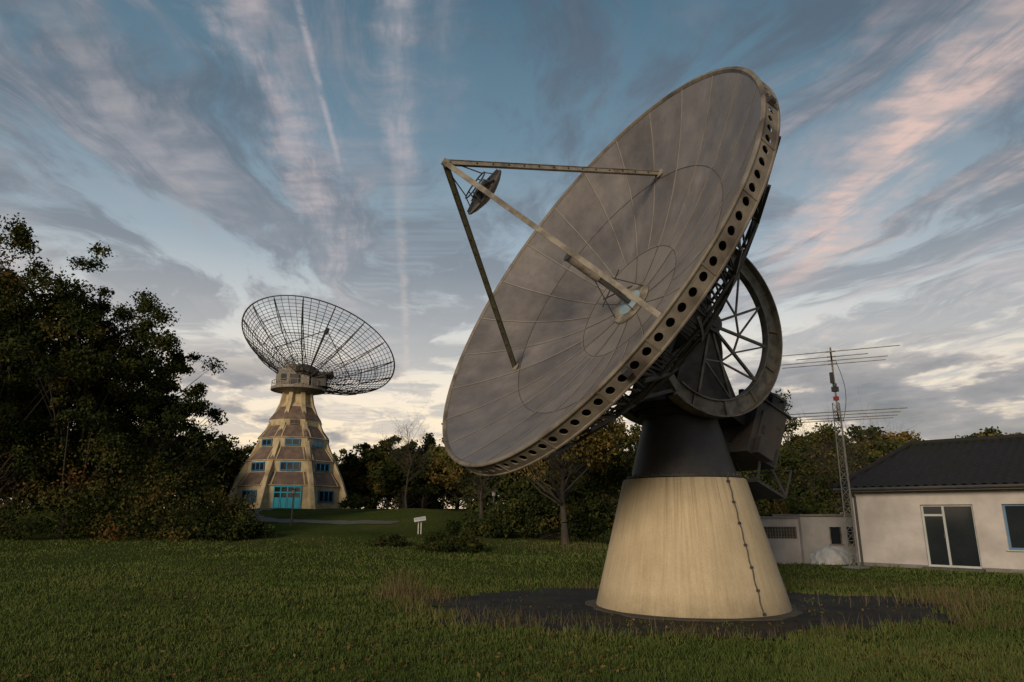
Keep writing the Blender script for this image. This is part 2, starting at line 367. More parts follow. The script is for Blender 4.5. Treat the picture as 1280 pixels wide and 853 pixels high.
# forest
fo=empty('distant_forest',(0,110,1))
D=[tree_mesh('f1',61,11,4.2,.6,80,150,.34,F_GREEN,clr=.24),tree_mesh('f2',62,10.5,4.0,.6,80,150,.34,F_DARK,clr=.24),
   tree_mesh('f3',63,9.5,3.8,.6,70,140,.34,F_YEL,clr=.24),tree_mesh('f4',64,12,2.7,.5,120,80,.3,F_CON,'cone',clr=.2),
   tree_mesh('f5',65,11,3.4,2,46,18,.3,F_YEL,bare=True)]
r=random.Random(9)
for Y0,step in ((74,4.0),(86,4.0),(100,4.2),(116,4.6),(136,5.5)):
    x=-Y0*1.0
    while x<Y0*1.0:
        xx_=x+r.uniform(-1.5,1.5); yy_=Y0+r.uniform(-4,4); ratio=xx_/yy_
        x+=step
        if Y0<112 and -.46<ratio<-.16: continue
        if Y0<80 and ratio<.02 and ratio>-.47: continue
        k=r.choices([0,1,2,3,4],[4.5,4,1.6,2.2,.5])[0]
        g=float(H(xx_,yy_)); want=np.interp(ratio,[-.5,-.42,-.25,-.1,0,.15,.3,.45,.6],[.112,.108,.098,.108,.112,.110,.10,.105,.105])
        hgt=(1.8+want*yy_)-g; base=[11,10.5,9.5,12,11][k]; s=hgt/base*r.uniform(.72,1.14)
        link('forest_tree',D[k],(xx_,yy_,g-.1),fo,r.uniform(0,6.28),(s*1.15,s*1.15,s))
rr_=np.random.default_rng(78); n=700
ux=rr_.uniform(-75,90,n); uy=np.where(ux>-5,rr_.uniform(70,76,n),rr_.uniform(112,119,n)); uz=H(ux,uy)+rr_.random(n)*3.6
V,F,t=leaves(rr_,np.stack([ux,uy,uz],-1),1.3+.9*rr_.random(n),80,.34,np.clip(.45+rr_.normal(0,.2,n),0,1))
link('forest_understorey',quads_mesh('forest_understorey',V,F,np.ones(len(F)),t,[BARK,F_GREEN]),(0,0,0),fo)
def shrub(name,x,y,rx,ry,h,n,npc,size,fol,seed,rad=.4):
    r=np.random.default_rng(seed); a=r.uniform(0,6.28,n); q=r.random(n)**.5
    C=np.stack([np.cos(a)*q*rx,np.sin(a)*q*ry,h*(.15+.75*r.random(n)*(1-q*q*.8))],-1)
    V,F,t=leaves(r,C,rad*(.6+.6*r.random(n)),npc,size,np.clip(.4+r.normal(0,.2,n),0,1))
    Vs=[V];Fs=[F];M=[np.ones(len(F))];T=[t];o=len(V)
    for i in range(min(n,40)):
        v,f=tube_np(np.array([C[i][0]*.2,C[i][1]*.2,-.1]),C[i]+np.array([0,0,.15]),.02,.006,4); Vs.append(v);Fs.append(f+o);M.append(np.zeros(len(f)));T.append(np.full(len(f),.5)); o+=len(v)
    put(name,quads_mesh(name,np.concatenate(Vs),np.concatenate(Fs),np.concatenate(M),np.concatenate(T),[BARK,fol]),x,y)
shrub('shrub',-3.0,34.5,1.6,1.1,1.2,70,120,.08,F_DARK,5,.32)
shrub('shrub',-6.4,37,1.0,.8,.7,30,100,.08,F_DARK,6,.28)
shrub('shrub',-17,42.5,2.4,1.5,1.8,60,150,.13,F_DARK,7,.55)
shrub('shrub',-12.0,90,2.6,1.5,2.2,40,120,.25,F_GREEN,8,.7)
shrub('shrub',-21,96,2.4,1.5,2.2,40,120,.25,F_DARK,9,.7)
shrub('shrub',9.5,38,3.0,1.5,2.4,70,140,.15,F_GREEN,10,.6)
shrub('shrub',1.0,46,5.0,2,2.6,90,140,.17,F_DARK,12,.8)
shrub('shrub',15,40,5.5,2,3.4,110,140,.17,F_DARK,13,.8)
shrub('shrub',23,40,5.5,2,3.8,110,140,.17,F_GREEN,14,.8)

# ------------------------------------------------------------------ main radio telescope
PC=Vector((3.55,14.4,0))
rt=empty('radio_telescope',PC)
cm,nt,b=newmat('weathered_concrete'); N=nt.nodes;L=nt.links
def MT(op,a_,b_=None,nt_=None,cl=False):
    m=nt.nodes.new('ShaderNodeMath'); m.operation=op; m.use_clamp=cl
    for s,v in ((m.inputs[0],a_),(m.inputs[1],b_)):
        if v is None: continue
        if isinstance(v,(int,float)): s.default_value=v
        else: nt.links.new(v,s)
    return m.outputs[0]
tc=N.new('ShaderNodeTexCoord'); sepz=N.new('ShaderNodeSeparateXYZ'); L.new(tc.outputs['Object'],sepz.inputs[0])
pang=MT('ARCTAN2',sepz.outputs['Y'],sepz.outputs['X'])
def cyl(a_,z_):
    m=N.new('ShaderNodeCombineXYZ'); L.new(MT('MULTIPLY',pang,a_),m.inputs[0]); L.new(MT('MULTIPLY',sepz.outputs['Z'],z_),m.inputs[1]); return m.outputs[0]
c=ramp(nt,noi(nt,cyl(30,.9),1.0,7,.68),[(.25,(.40,.315,.195)),(.5,(.50,.405,.265)),(.75,(.57,.47,.325))])
c=mixc(nt,MT('MULTIPLY',ramp(nt,noi(nt,tc.outputs['Object'],1.5,7,.65),[(.42,(0,0,0)),(.68,(1,1,1))]),.30),c,(.30,.235,.15))
dl=N.new('ShaderNodeMapRange'); dl.inputs[1].default_value=.9; dl.inputs[2].default_value=2.5; dl.inputs[3].default_value=.0; dl.inputs[4].default_value=.55; L.new(sepz.outputs['Z'],dl.inputs[0])
dr=ramp(nt,noi(nt,cyl(44,.22),1.0,4,.6),[(.50,(0,0,0)),(.64,(1,1,1))])
c=mixc(nt,MT('MULTIPLY',dr,dl.outputs[0]),c,(.17,.125,.08))
low=N.new('ShaderNodeMapRange'); low.inputs[1].default_value=.0; low.inputs[2].default_value=.45; low.inputs[3].default_value=1.0; low.inputs[4].default_value=0; L.new(sepz.outputs['Z'],low.inputs[0])
c=mixc(nt,MT('MULTIPLY',low.outputs[0],noi(nt,tc.outputs['Object'],3,6)),c,(.10,.08,.045))
sp=ramp(nt,noi(nt,tc.outputs['Object'],36,5,.7),[(.3,(.88,.88,.88)),(.6,(1.04,1.04,1.04))]); c=mixc(nt,1.0,c,sp,'MULTIPLY')
L.new(c,b.inputs['Base Color']); b.inputs['Roughness'].default_value=.9
bp=N.new('ShaderNodeBump'); bp.inputs['Strength'].default_value=.3; bp.inputs['Distance'].default_value=.015
L.new(noi(nt,tc.outputs['Object'],28,6,.7),bp.inputs['Height']); L.new(bp.outputs[0],b.inputs['Normal'])
T=Matrix.Translation(PC)
mb=MB(); mb.lathe([(1.9,-.1),(1.88,0.02),(1.245,2.44),(1.22,2.48),(.9,2.5)],n=144); mb.build('concrete_pedestal',cm,rt,T,smooth=True)
mb=MB(); n=96; vs=[]
for r_,z_ in ((2.06,.0),(2.03,.045),(1.8,.06)):
    for i in range(n):
        t=2*math.pi*i/n; q=r_*(1+(.025*math.sin(5*t)+.02*math.sin(11*t+1)+.012*math.sin(23*t) if r_>1.9 else 0)); vs.append((q*math.cos(t),q*math.sin(t),z_))
mb.add(vs,[(k*n+i,k*n+(i+1)%n,(k+1)*n+(i+1)%n,(k+1)*n+i) for k in range(2) for i in range(n)])
mb.build('pedestal_footing',mat('footing',(.07,.06,.045),(.04,.035,.028),rough=.95,bump=.5),rt,T,smooth=True)
mb=MB(); mb.lathe([(1.16,2.5),(1.16,2.54),(1.07,2.545),(.76,3.72),(.80,3.74),(.86,3.78),(.86,3.9),(.6,3.92)],n=96,cap1=False)
for i in range(40):
    t=2*math.pi*i/40; mb.tube((1.12*math.cos(t),1.12*math.sin(t),2.54),(1.12*math.cos(t),1.12*math.sin(t),2.575),.018,n=6)
mb.build('steel_cone',STEEL_D,rt,T,smooth=True)
mb=MB(); a=math.radians(-63.5)
def cone_r(z): return 1.88+(1.245-1.88)*z/2.44
prev=None
for i in range(27):
    z=2.5*i/26+.0; rr=cone_r(z)+.03; aa=a+.008*math.sin(i*1.7); p=Vector((rr*math.cos(aa),rr*math.sin(aa),z))
    if prev: mb.tube(prev,p,.012,n=8)
    if i%4==1: 
        q=Vector((-math.sin(aa),math.cos(aa),0))*.03; mb.beam(p-q,p+q,.025,.04)
    prev=p
mb.build('cable_conduit',STEEL_D,rt,T)

azn,eln=-2.656,.471
nv=Vector((math.cos(azn)*math.cos(eln),math.sin(azn)*math.cos(eln),math.sin(eln)))
hv=nv.cross(Vector((0,0,1))).normalized()
if hv.y>0: hv=-hv
wv=nv.cross(hv).normalized()
if wv.z<0: wv=-wv
Vx=Vector((2.537,13.79,6.095)); MD=frame(hv,wv,nv,Vx)
R=4.65; dep=1.524; PH=-3.0
def zp(r): return dep*(r/R)**2
dm,nt,b=newmat('dish_panels'); N=nt.nodes;L=nt.links
tc=N.new('ShaderNodeTexCoord'); sx=N.new('ShaderNodeSeparateXYZ'); L.new(tc.outputs['Object'],sx.inputs[0])
ang=MT('ARCTAN2',sx.outputs['Y'],sx.outputs['X']); rr=MT('SQRT',MT('ADD',MT('MULTIPLY',sx.outputs['X'],sx.outputs['X']),MT('MULTIPLY',sx.outputs['Y'],sx.outputs['Y'])))
pid=MT('FLOOR',MT('MULTIPLY',MT('ADD',ang,math.pi),24/(2*math.pi)))
rid=MT('GREATER_THAN',rr,3.05); wn=N.new('ShaderNodeTexWhiteNoise'); wn.noise_dimensions='2D'
cb=N.new('ShaderNodeCombineXYZ'); L.new(pid,cb.inputs[0]); L.new(rid,cb.inputs[1]); L.new(cb.outputs[0],wn.inputs['Vector'])
cb2=N.new('ShaderNodeCombineXYZ'); L.new(MT('MULTIPLY',ang,5.0),cb2.inputs[0]); L.new(MT('MULTIPLY',rr,.9),cb2.inputs[1]); L.new(wn.outputs[0],cb2.inputs[2])
st=noi(nt,cb2.outputs[0],1.5,7,.65)
c=ramp(nt,st,[(.3,(.185,.165,.155)),(.55,(.235,.212,.200)),(.75,(.29,.265,.247))])
blot=ramp(nt,noi(nt,tc.outputs['Object'],.75,9,.7),[(.3,(.62,.64,.70)),(.5,(.92,.92,.94)),(.7,(1.22,1.18,1.12))]); c=mixc(nt,1.0,c,blot,'MULTIPLY')
pv=MT('ADD',MT('MULTIPLY',wn.outputs[0],.26),.86); cbb=N.new('ShaderNodeCombineXYZ'); [L.new(pv,cbb.inputs[i]) for i in range(3)]
c=mixc(nt,1.0,c,cbb.outputs[0],'MULTIPLY')
inner=MT('LESS_THAN',MT('ADD',rr,MT('MULTIPLY',noi(nt,tc.outputs['Object'],2.5,5),.35)),1.62)
c=mixc(nt,MT('MULTIPLY',inner,.35),c,(.33,.29,.25))
spk=ramp(nt,noi(nt,tc.outputs['Object'],5,9,.8),[(.63,(0,0,0)),(.72,(1,1,1))])
c=mixc(nt,MT('MULTIPLY',spk,.35),c,(.40,.37,.34))
stn=ramp(nt,noi(nt,tc.outputs['Object'],2.2,8,.75),[(.30,(1,1,1)),(.40,(0,0,0))]); c=mixc(nt,MT('MULTIPLY',stn,.5),c,(.08,.066,.057))
L.new(c,b.inputs['Base Color']); b.inputs['Roughness'].default_value=.45; b.inputs['Metallic'].default_value=.35
bp=N.new('ShaderNodeBump'); bp.inputs['Strength'].default_value=.2; bp.inputs['Distance'].default_value=.03; L.new(noi(nt,tc.outputs['Object'],2,5),bp.inputs['Height']); L.new(bp.outputs[0],b.inputs['Normal'])
mb=MB(); prof=[(r_,zp(r_)) for r_ in np.linspace(.28,R,30)]
mb.lathe(prof,n=144)
mb.build('reflector_front',dm,rt,MD,smooth=True)
mb=MB(); prof=[(r_,zp(r_)-.05) for r_ in np.linspace(.28,R-.01,20)]; mb.lathe(prof[::-1],n=144); mb.build('reflector_back',STEEL_M,rt,MD,smooth=True)
SEAM=mat('panel_seam',(.31,.28,.25),(.21,.19,.17),scale=2.2,rough=.6); SEAMD=mat('panel_gap',(.055,.049,.044),(.10,.09,.08),scale=3,rough=.8)
mb=MB()
for i in range(24):
    t=2*math.pi*(i+.0)/24; c_,s_=math.cos(t),math.sin(t); P=[Vector((r_*c_,r_*s_,zp(r_)+.005)) for r_ in np.linspace(1.4,R-.02,12)]
    for p,q in zip(P,P[1:]): 
        mb.beam(p,q,.018,.010,0); o=Vector((-s_,c_,0))*.016; mb.beam(p+o-Vector((0,0,.003)),q+o-Vector((0,0,.003)),.014,.007,1)
for i in range(12):
    t=2*math.pi*(i+.5)/12; c_,s_=math.cos(t),math.sin(t); P=[Vector((r_*c_,r_*s_,zp(r_)+.005)) for r_ in np.linspace(.5,1.4,5)]
    for p,q in zip(P,P[1:]): mb.beam(p,q,.012,.010,1)
for r_ in (1.4,3.05):
    mb.arc(r_-.007,r_+.007,zp(r_)-.002,zp(r_)+.009,0,2*math.pi,96,1)
mb.build('panel_seams',[SEAM,SEAMD],rt,MD)
BLUE=mat('blue_membrane',(.20,.30,.36),(.30,.38,.42),scale=4,rough=.4)
mb=MB(); mb.lathe([(.52,.04),(.50,.08),(.34,.09),(.30,.07)],n=48,mi=0); mb.lathe([(.31,.075),(.02,.08)],n=48,mi=1,cap1=True)
for i in range(12):
    t=2*math.pi*i/12; mb.tube((.42*math.cos(t),.42*math.sin(t),.08),(.42*math.cos(t),.42*math.sin(t),.105),.02,n=6)
mb.build('hub_plate',[STEEL_L,BLUE],rt,MD,smooth=True)
mb=MB(); mb.tube((0,0,.95),(0,0,1.75),.095,.115,n=24,mi=0); mb.tube((0,0,1.75),(0,0,1.78),.13,.13,n=24,mi=1)
mb.tube((0,0,.07),(0,0,.95),.05,.06,n=16,mi=1)
for i in range(4):
    t=math.pi/4+i*math.pi/2; mb.tube((.45*math.cos(t),.45*math.sin(t),.09),(.07*math.cos(t),.07*math.sin(t),1.0),.012,n=6,mi=1)
mb.beam((-.5,0,.42),(.5,0,.42),.02,.02,1); mb.beam((0,-.5,.6),(0,.5,.6),.02,.02,1)
mb.build('feed_horn',[STEEL_L,STEEL_D],rt,MD,smooth=True)
apex=Vector((0,0,4.84))
LEGS=((90+PH,0),(-30+PH,0),(210+PH,1))
mb=MB()
for ph,mi in LEGS:
    t=math.radians(ph); r_=3.18; foot=Vector((r_*math.cos(t),r_*math.sin(t),zp(r_)))
    d=(apex-foot).normalized(); rad=Vector((math.cos(t),math.sin(t),0)); side=d.cross(rad).normalized(); up=side.cross(d)
    w=.07
    mb.beam(foot,apex,w,w*1.05,mi,up=up)
    mb.beam(foot+up*.043,apex+up*.043,w*1.4,.010,mi,up=up); mb.beam(foot-up*.043,apex-up*.043,w*1.4,.010,mi,up=up)
    Ln=(apex-foot).length
    for k in range(1,int(Ln/.35)):
        p=foot+d*.35*k; mb.tube(p-side*.038,p+side*.038,.02,n=10,mi=2)
    mb.lathe([(.13,0),(.12,.03),(.05,.05)],n=16,mi=0,M=Matrix.Translation(foot))
mb.tube(apex-Vector((0,0,.06)),apex+Vector((0,0,.05)),.09,.07,n=16,mi=0)
mb.build('feed_tripod',[STEEL_L,OLIVE,HOLE],rt,MD)
mb=MB(); zs=3.86
mb.lathe([(.0001,zs-.12),(.2,zs-.10),(.4,zs-.04),(.52,zs+.02),(.53,zs+.05),(.42,zs+.04),(.0001,zs+.02)],n=48,mi=0)
mb.lathe([(.2,zs+.03),(.2,zs+.18),(.05,zs+.20)],n=24,mi=1,cap1=True)
for i in range(6):
    t=math.pi/3*i; mb.tube((.42*math.cos(t),.42*math.sin(t),zs+.05),(.3*math.cos(t),.3*math.sin(t),zs+.26),.012,n=6,mi=1)
    mb.beam((.50*math.cos(t),.50*math.sin(t),zs+.075),(.15*math.cos(t),.15*math.sin(t),zs+.13),.015,.06,1)
mb.lathe([(.31,zs+.25),(.325,zs+.265),(.31,zs+.28),(.295,zs+.265),(.31,zs+.25)],n=24,mi=1)
mb.tube((0,0,zs+.2),(0,0,4.8),.035,n=10,mi=0)
for ph,mi in LEGS:
    t=math.radians(ph); mb.tube((.31*math.cos(t),.31*math.sin(t),zs+.27),(.12*math.cos(t),.12*math.sin(t),4.66),.012,n=6,mi=1)
mb.build('secondary_reflector',[STEEL_M,STEEL_D],rt,MD,smooth=True)
NB=112; zb0,zb1=dep-.32,dep+.02; mb=MB(); rb=R+.03
for i in range(NB):
    t0=2*math.pi*i/NB; dt=2*math.pi/NB; w=rb*dt; hh_=zb1-zb0
    def pt(u,v,rad=rb): t=t0+u/rb; return (rad*math.cos(t),rad*math.sin(t),zb0+v)
    K=16; hr=.072; cxu,cyv=w/2,hh_*.5; outer=[];inner=[];inn2=[]
    for k in range(K):
        a_=2*math.pi*k/K+math.pi/4; ca,sa=math.cos(a_),math.sin(a_); m_=max(abs(ca),abs(sa))
        outer.append(pt(cxu+ca/m_*w/2,cyv+sa/m_*hh_/2)); inner.append(pt(cxu+ca*hr,cyv+sa*hr)); inn2.append(pt(cxu+ca*hr,cyv+sa*hr,rb-.02))
    mb.add(outer+inner+inn2,[(k,(k+1)%K,K+(k+1)%K,K+k) for k in range(K)]+[(K+k,K+(k+1)%K,2*K+(k+1)%K,2*K+k) for k in range(K)])
mb.lathe([(R-.05,zp(R-.05)+.012),(R-.02,dep+.03),(R+.035,dep+.03),(R+.05,dep+.015),(R+.05,dep-.005),(R+.03,dep-.008)],n=168)
mb.lathe([(R+.03,zb0+.02),(R+.05,zb0+.01),(R+.05,zb0-.015),(R-.10,zb0-.015),(R-.10,zb0)],n=168)
for i in range(24):
    t=2*math.pi*(i+.5)/24; t=round(t/(2*math.pi)*NB)*2*math.pi/NB; c_,s_=math.cos(t),math.sin(t)
    mb.beam(((R+.035)*c_,(R+.035)*s_,zb0),((R+.035)*c_,(R+.035)*s_,zb1),.035,.02,0,up=(c_,s_,0))
mb.build('rim_band',mat('rim_beige_paint',(.24,.205,.165),(.145,.125,.10),scale=3,rough=.65,bump=.2,c3=(.075,.058,.046),c3scale=1.4),rt,MD)
mb=MB(); mb.lathe([(R-.12,zb0+.0),(R-.12,dep-.09)],n=120); mb.build('rim_inner_ring',HOLE,rt,MD)
mb=MB()
for t in (math.radians(74),math.radians(20),math.radians(-45)):
    c_,s_=math.cos(t),math.sin(t); mb.box((-.06,-.05,-.06),(.06,.08,.06),0,frame((-s_,c_,0),(c_,s_,0),(0,0,1),((R+.05)*c_,(R+.05)*s_,dep-.1)))
mb.build('rim_clamps',STEEL_D,rt,MD,bevel=.01)
mb=MB()
def zc(r_): return -1.0+(dep+.5)*(max(0,(r_-1.2)/(R-1.3)))**1.3
NR=24
for i in range(NR):
    t=2*math.pi*i/NR; c_,s_=math.cos(t),math.sin(t); rs=np.linspace(1.2,R-.1,6)
    for k in range(5):
        a0=Vector((rs[k]*c_,rs[k]*s_,zc(rs[k]))); a1=Vector((rs[k+1]*c_,rs[k+1]*s_,zc(rs[k+1])))
        b0=Vector((rs[k]*c_,rs[k]*s_,zp(rs[k])-.08)); b1=Vector((rs[k+1]*c_,rs[k+1]*s_,zp(rs[k+1])-.08))
        mb.beam(a0,a1,.05,.05); mb.beam(b0,b1,.04,.05); mb.beam(a0,b1,.03,.03)
        if k: mb.beam(a0,b0,.03,.03)
        t2=2*math.pi*(i+1)/NR; c2,s2=math.cos(t2),math.sin(t2)
        mb.beam(a0,(rs[k]*c2,rs[k]*s2,zc(rs[k])),.04,.04)
        if k in(1,3): mb.beam(a0,(rs[k+1]*c2,rs[k+1]*s2,zc(rs[k+1])),.025,.025)
mb.build('back_truss',STEEL_M,rt,MD)
mb=MB(); mb.lathe([(1.25,zp(1.2)-.05),(1.22,-.95),(1.0,-1.08),(.4,-1.1)],n=48,cap1=True); mb.build('hub_drum',STEEL_D,rt,MD,smooth=True)

# elevation wheels and yoke
E=Vector((3.66,14.30,5.58))
rear=-nv
for sgn in (1,-1):
    mb=MB(); c0=E+hv*(.88*sgn); MW=frame(rear,wv,rear.cross(wv),c0)
    A0,A1=math.radians(-98),math.radians(98); Rw=1.9
    mb.arc(Rw-.30,Rw,-.015,.015,A0,A1,56); mb.arc(Rw-.0,Rw+.03,-.15,.15,A0,A1,56); mb.arc(Rw-.33,Rw-.30,-.08,.08,A0,A1,56)
    for k in range(7):
        t=A0+(A1-A0)*(k+.5)/7; c_,s_=math.cos(t),math.sin(t)
        mb.beam(((Rw-.30)*c_,(Rw-.30)*s_,0),(Rw*c_,Rw*s_,0),.02,.13,0,up=(0,0,1))
    ang_=[-80,-48,-16,16,48,80]
    for d in ang_:
        t=math.radians(d); mb.beam((.15*math.cos(t),.15*math.sin(t),0),((Rw-.32)*math.cos(t),(Rw-.32)*math.sin(t),0),.055,.055,0)
    for d0,d1 in zip(ang_,ang_[1:]):
        t0,t1=math.radians(d0),math.radians(d1); mb.beam((.8*math.cos(t0),.8*math.sin(t0),0),((Rw-.32)*math.cos(t1),(Rw-.32)*math.sin(t1),0),.035,.035,0)
        mb.beam((.8*math.cos(t0),.8*math.sin(t0),0),(.8*math.cos(t1),.8*math.sin(t1),0),.035,.035,0)
    for t in (A0,A1):
        mb.beam(((Rw-.14)*math.cos(t),(Rw-.14)*math.sin(t),0),(-.75,1.5*math.sin(t),0),.16,.16,0)
        mb.beam(((Rw-.14)*math.cos(t),(Rw-.14)*math.sin(t),0),(-1.15,2.6*math.sin(t),0),.07,.07,1)
    mb.beam((-.75,-1.5,0),(-.75,1.5,0),.14,.14,1); mb.beam((-.75,1.5,0),(0,0,0),.09,.09,1); mb.beam((-.75,-1.5,0),(0,0,0),.09,.09,1)
    mb.tube((0,0,-.14),(0,0,.14),.2,n=24,mi=1)
    mb.build('elevation_wheel',[STEEL_L,STEEL_M],rt,MW)
    rh=Vector((rear.x,rear.y,0)).normalized(); MY=frame(rh,(0,0,1),rh.cross(Vector((0,0,1))),(PC.x,PC.y,0)); 
    mb=MB(); zz=hv.dot(rh.cross(Vector((0,0,1))))*.62*sgn; ex_=(E-PC).dot(rh)
    for dz in (-.1,.1):
        z0=zz+dz-.012; z1=zz+dz+.012
        poly=[(-.75,3.92),(.85,3.92),(.95,4.1),(ex_+.2,5.7),(ex_-.2,5.7),(-.8,4.1)]
        mb.add([(x_,y_,z0) for x_,y_ in poly]+[(x_,y_,z1) for x_,y_ in poly],[(0,1,2,3,4,5),(11,10,9,8,7,6)]+[(i,(i+1)%6,6+(i+1)%6,6+i) for i in range(6)])
    mb.beam((.92,4.0,zz),(ex_+.16,5.65,zz),.2,.04,0,up=(1,0,0)); mb.beam((-.78,4.0,zz),(ex_-.16,5.65,zz),.2,.04,0,up=(1,0,0))
    mb.tube((ex_,E.z,zz-.2),(ex_,E.z,zz+.2),.24,n=24,mi=0)
    mb.build('yoke_arm',STEEL_M,rt,MY)
mb=MB(); mb.tube(E-hv*1.05,E+hv*1.05,.12,n=20); mb.build('elevation_axle',STEEL_D,rt)
mb=MB(); mb.lathe([(.95,3.90),(1.0,3.92),(1.0,4.02),(.3,4.03)],n=64,cap1=True); mb.build('azimuth_turntable',STEEL_D,rt,T,smooth=True)
rh=Vector((rear.x,rear.y,0)).normalized()
tilt=math.radians(24); ex_=(rh*math.cos(tilt)-Vector((0,0,1))*math.sin(tilt)); ez_=(rh*math.sin(tilt)+Vector((0,0,1))*math.cos(tilt)); ey_=ez_.cross(ex_)
MC=frame(ex_,ey_,ez_,PC+rh*1.75+Vector((0,0,3.45))+hv*.1)
mb=MB(); mb.box((-.45,-.65,-.62),(.42,.65,.62)); mb.box((-.4,-.7,.62),(.5,.7,.66)); mb.box((.42,-.5,-.5),(.5,.5,.45)); mb.box((-.3,-.69,-.45),(.25,-.65,.4)); mb.box((-.3,.65,-.45),(.25,.69,.4))
for s_ in (-.72,.69): mb.box((-.2,s_,-.1),(-.17,s_+.03,.1)); mb.box((.18,s_,-.3),(.22,s_+.03,-.22)); mb.box((.18,s_,.2),(.22,s_+.03,.28))
for k in range(6): mb.box((.50,-.35,-.35+.12*k),(.515,.35,-.30+.12*k))
mb.box((-1.1,-.4,.0),(-.45,.4,.25)); mb.box((-.35,.69,-.62),(.1,.86,-.25)); mb.box((-.35,-.86,-.62),(.1,-.69,-.25))
mb.build('drive_cabinet',STEEL_D,rt,MC,bevel=.012)
mb=MB()
for s_ in (-.6,.6): mb.beam((-.95,s_,.5),(-.3,s_,.7),.1,.14); mb.beam((-.6,s_,.9),(.3,s_,.95),.04,.04); mb.beam((.3,s_,.66),(.3,s_,.95),.03,.03)
mb.beam((.3,-.6,.95),(.3,.6,.95),.04,.04); mb.tube((-.1,-.3,.66),(-.1,-.3,1.0),.16,n=20); mb.box((-.2,.05,.66),(.2,.5,.88)); mb.box((.05,-.5,.66),(.45,-.1,1.05))
mb.build('drive_frame',STEEL_D,rt,MC)
mb=MB(); mb.box((.1,-.55,-1.05),(.95,.55,-1.0)); 
for k in range(9): mb.beam((.1+.1*k,-.55,-1.0),(.1+.1*k,.55,-1.0),.02,.05)
for x_ in (.1,.95):
    for y_ in (-.55,.55): mb.beam((x_,y_,-1.0),(x_*.4,y_,-.6),.04,.04)
mb.beam((.95,-.55,-.4),(.95,.55,-.4),.03,.03); mb.beam((.95,-.55,-1.0),(.95,-.55,-.4),.03,.03); mb.beam((.95,.55,-1.0),(.95,.55,-.4),.03,.03)
mb.build('service_platform',STEEL_D,rt,MC)
mb=MB(); 
for k in range(5):
    p0=E+rear*(.6+.15*k)+hv*(.3-.15*k); p1=PC+rh*(1.1+.05*k)+Vector((0,0,3.3))+hv*(.3-.1*k); pr=p0
    for j in range(1,11):
        t=j/10; q=p0.lerp(p1,t)+rh*(.5*math.sin(math.pi*t))-Vector((0,0,.3*math.sin(math.pi*t))); mb.tube(pr,q,.016,n=6); pr=q
p0=PC+rh*1.5+Vector((0,0,2.9)); pr=p0
for j in range(1,13):
    t=j/12; q=p0+rh*(.9*math.sin(t*2.6))+Vector((0,0,-.7*math.sin(math.pi*t)))-rh*.8*t; mb.tube(pr,q,.014,n=6); pr=q
mb.build('cables',HOLE,rt)

# ------------------------------------------------------------------ tower telescope
TC=Vector((-33.3,105,2.4)); tw=empty('observatory_tower',TC)
CREAM=mat('cream_render',(.54,.435,.265),(.39,.305,.18),scale=1.2,rough=.85,bump=.1,c3=(.26,.20,.12),c3scale=.5)
BROWN=mat('brown_roof_sheet',(.15,.10,.075),(.09,.062,.048),scale=1.5,rough=.7,c3=(.19,.135,.095))
BLUEF=mat('blue_window_frame',(.03,.18,.33),(.025,.14,.27),rough=.5); TURQ=mat('turquoise_door',(.03,.36,.48),(.03,.29,.41),rough=.5)
TT=Matrix.Translation(Vector((TC.x,TC.y,0))); face0=math.radians(-72.4-3); rot=face0+math.pi/8
prof=[(7.9,1.9),(7.9,5.6),(8.15,5.65),(8.05,5.75),(6.75,7.6),(6.75,9.2),(6.95,9.25),(6.9,9.35),(5.4,11.3),(5.4,12.6),(5.6,12.65),(5.5,12.75),(4.0,14.6),(4.0,15.5),(4.1,15.55),(2.7,17.6),(2.05,18.4),(1.95,20.0)]
skirt={3,7,11,14}
mb=MB()
for k in range(len(prof)-1):
    mb.lathe([prof[k],prof[k+1]],n=8,mi=1 if k in skirt else 0,rot=rot)
mb.build('tower_body',[CREAM,BROWN],tw,TT)
RV=[(2.0,9.6),(6.8,7.85),(10.4,6.05),(15.2,3.75),(18.2,2.5),(20.0,2.15)]
mb=MB()
for i in range(8):
    t=rot+i*math.pi/4; c_,s_=math.cos(t),math.sin(t)
    for (z0,r0),(z1,r1) in zip(RV,RV[1:]):
        q=Vector((-s_,c_,0))*.3
        a=[Vector((r_*c_,r_*s_,z_)) for r_,z_ in ((r0-1.25,z0),(r0+.15,z0),(r1+.15,z1),(r1-1.05,z1))]
        mb.add([p-q for p in a]+[p+q for p in a],[(0,1,2,3),(7,6,5,4),(0,4,5,1),(1,5,6,2),(2,6,7,3),(3,7,4,0)])
    t2=t+math.pi/8; c2,s2=math.cos(t2)*math.cos(math.pi/8),math.sin(t2)*math.cos(math.pi/8)
    for (ra,za),(rb_,zb_) in ((prof[3],prof[4]),(prof[7],prof[8]),(prof[11],prof[12])):
        for off in (-.28,.28):
            d_=Vector((-math.sin(t2),math.cos(t2),0)); mb.beam(Vector((ra*c2,ra*s2,za))+d_*ra*off,Vector((rb_*c2,rb_*s2,zb_))+d_*rb_*off,.16,.16)
mb.build('corner_ribs',CREAM,tw,TT)
mb=MB()
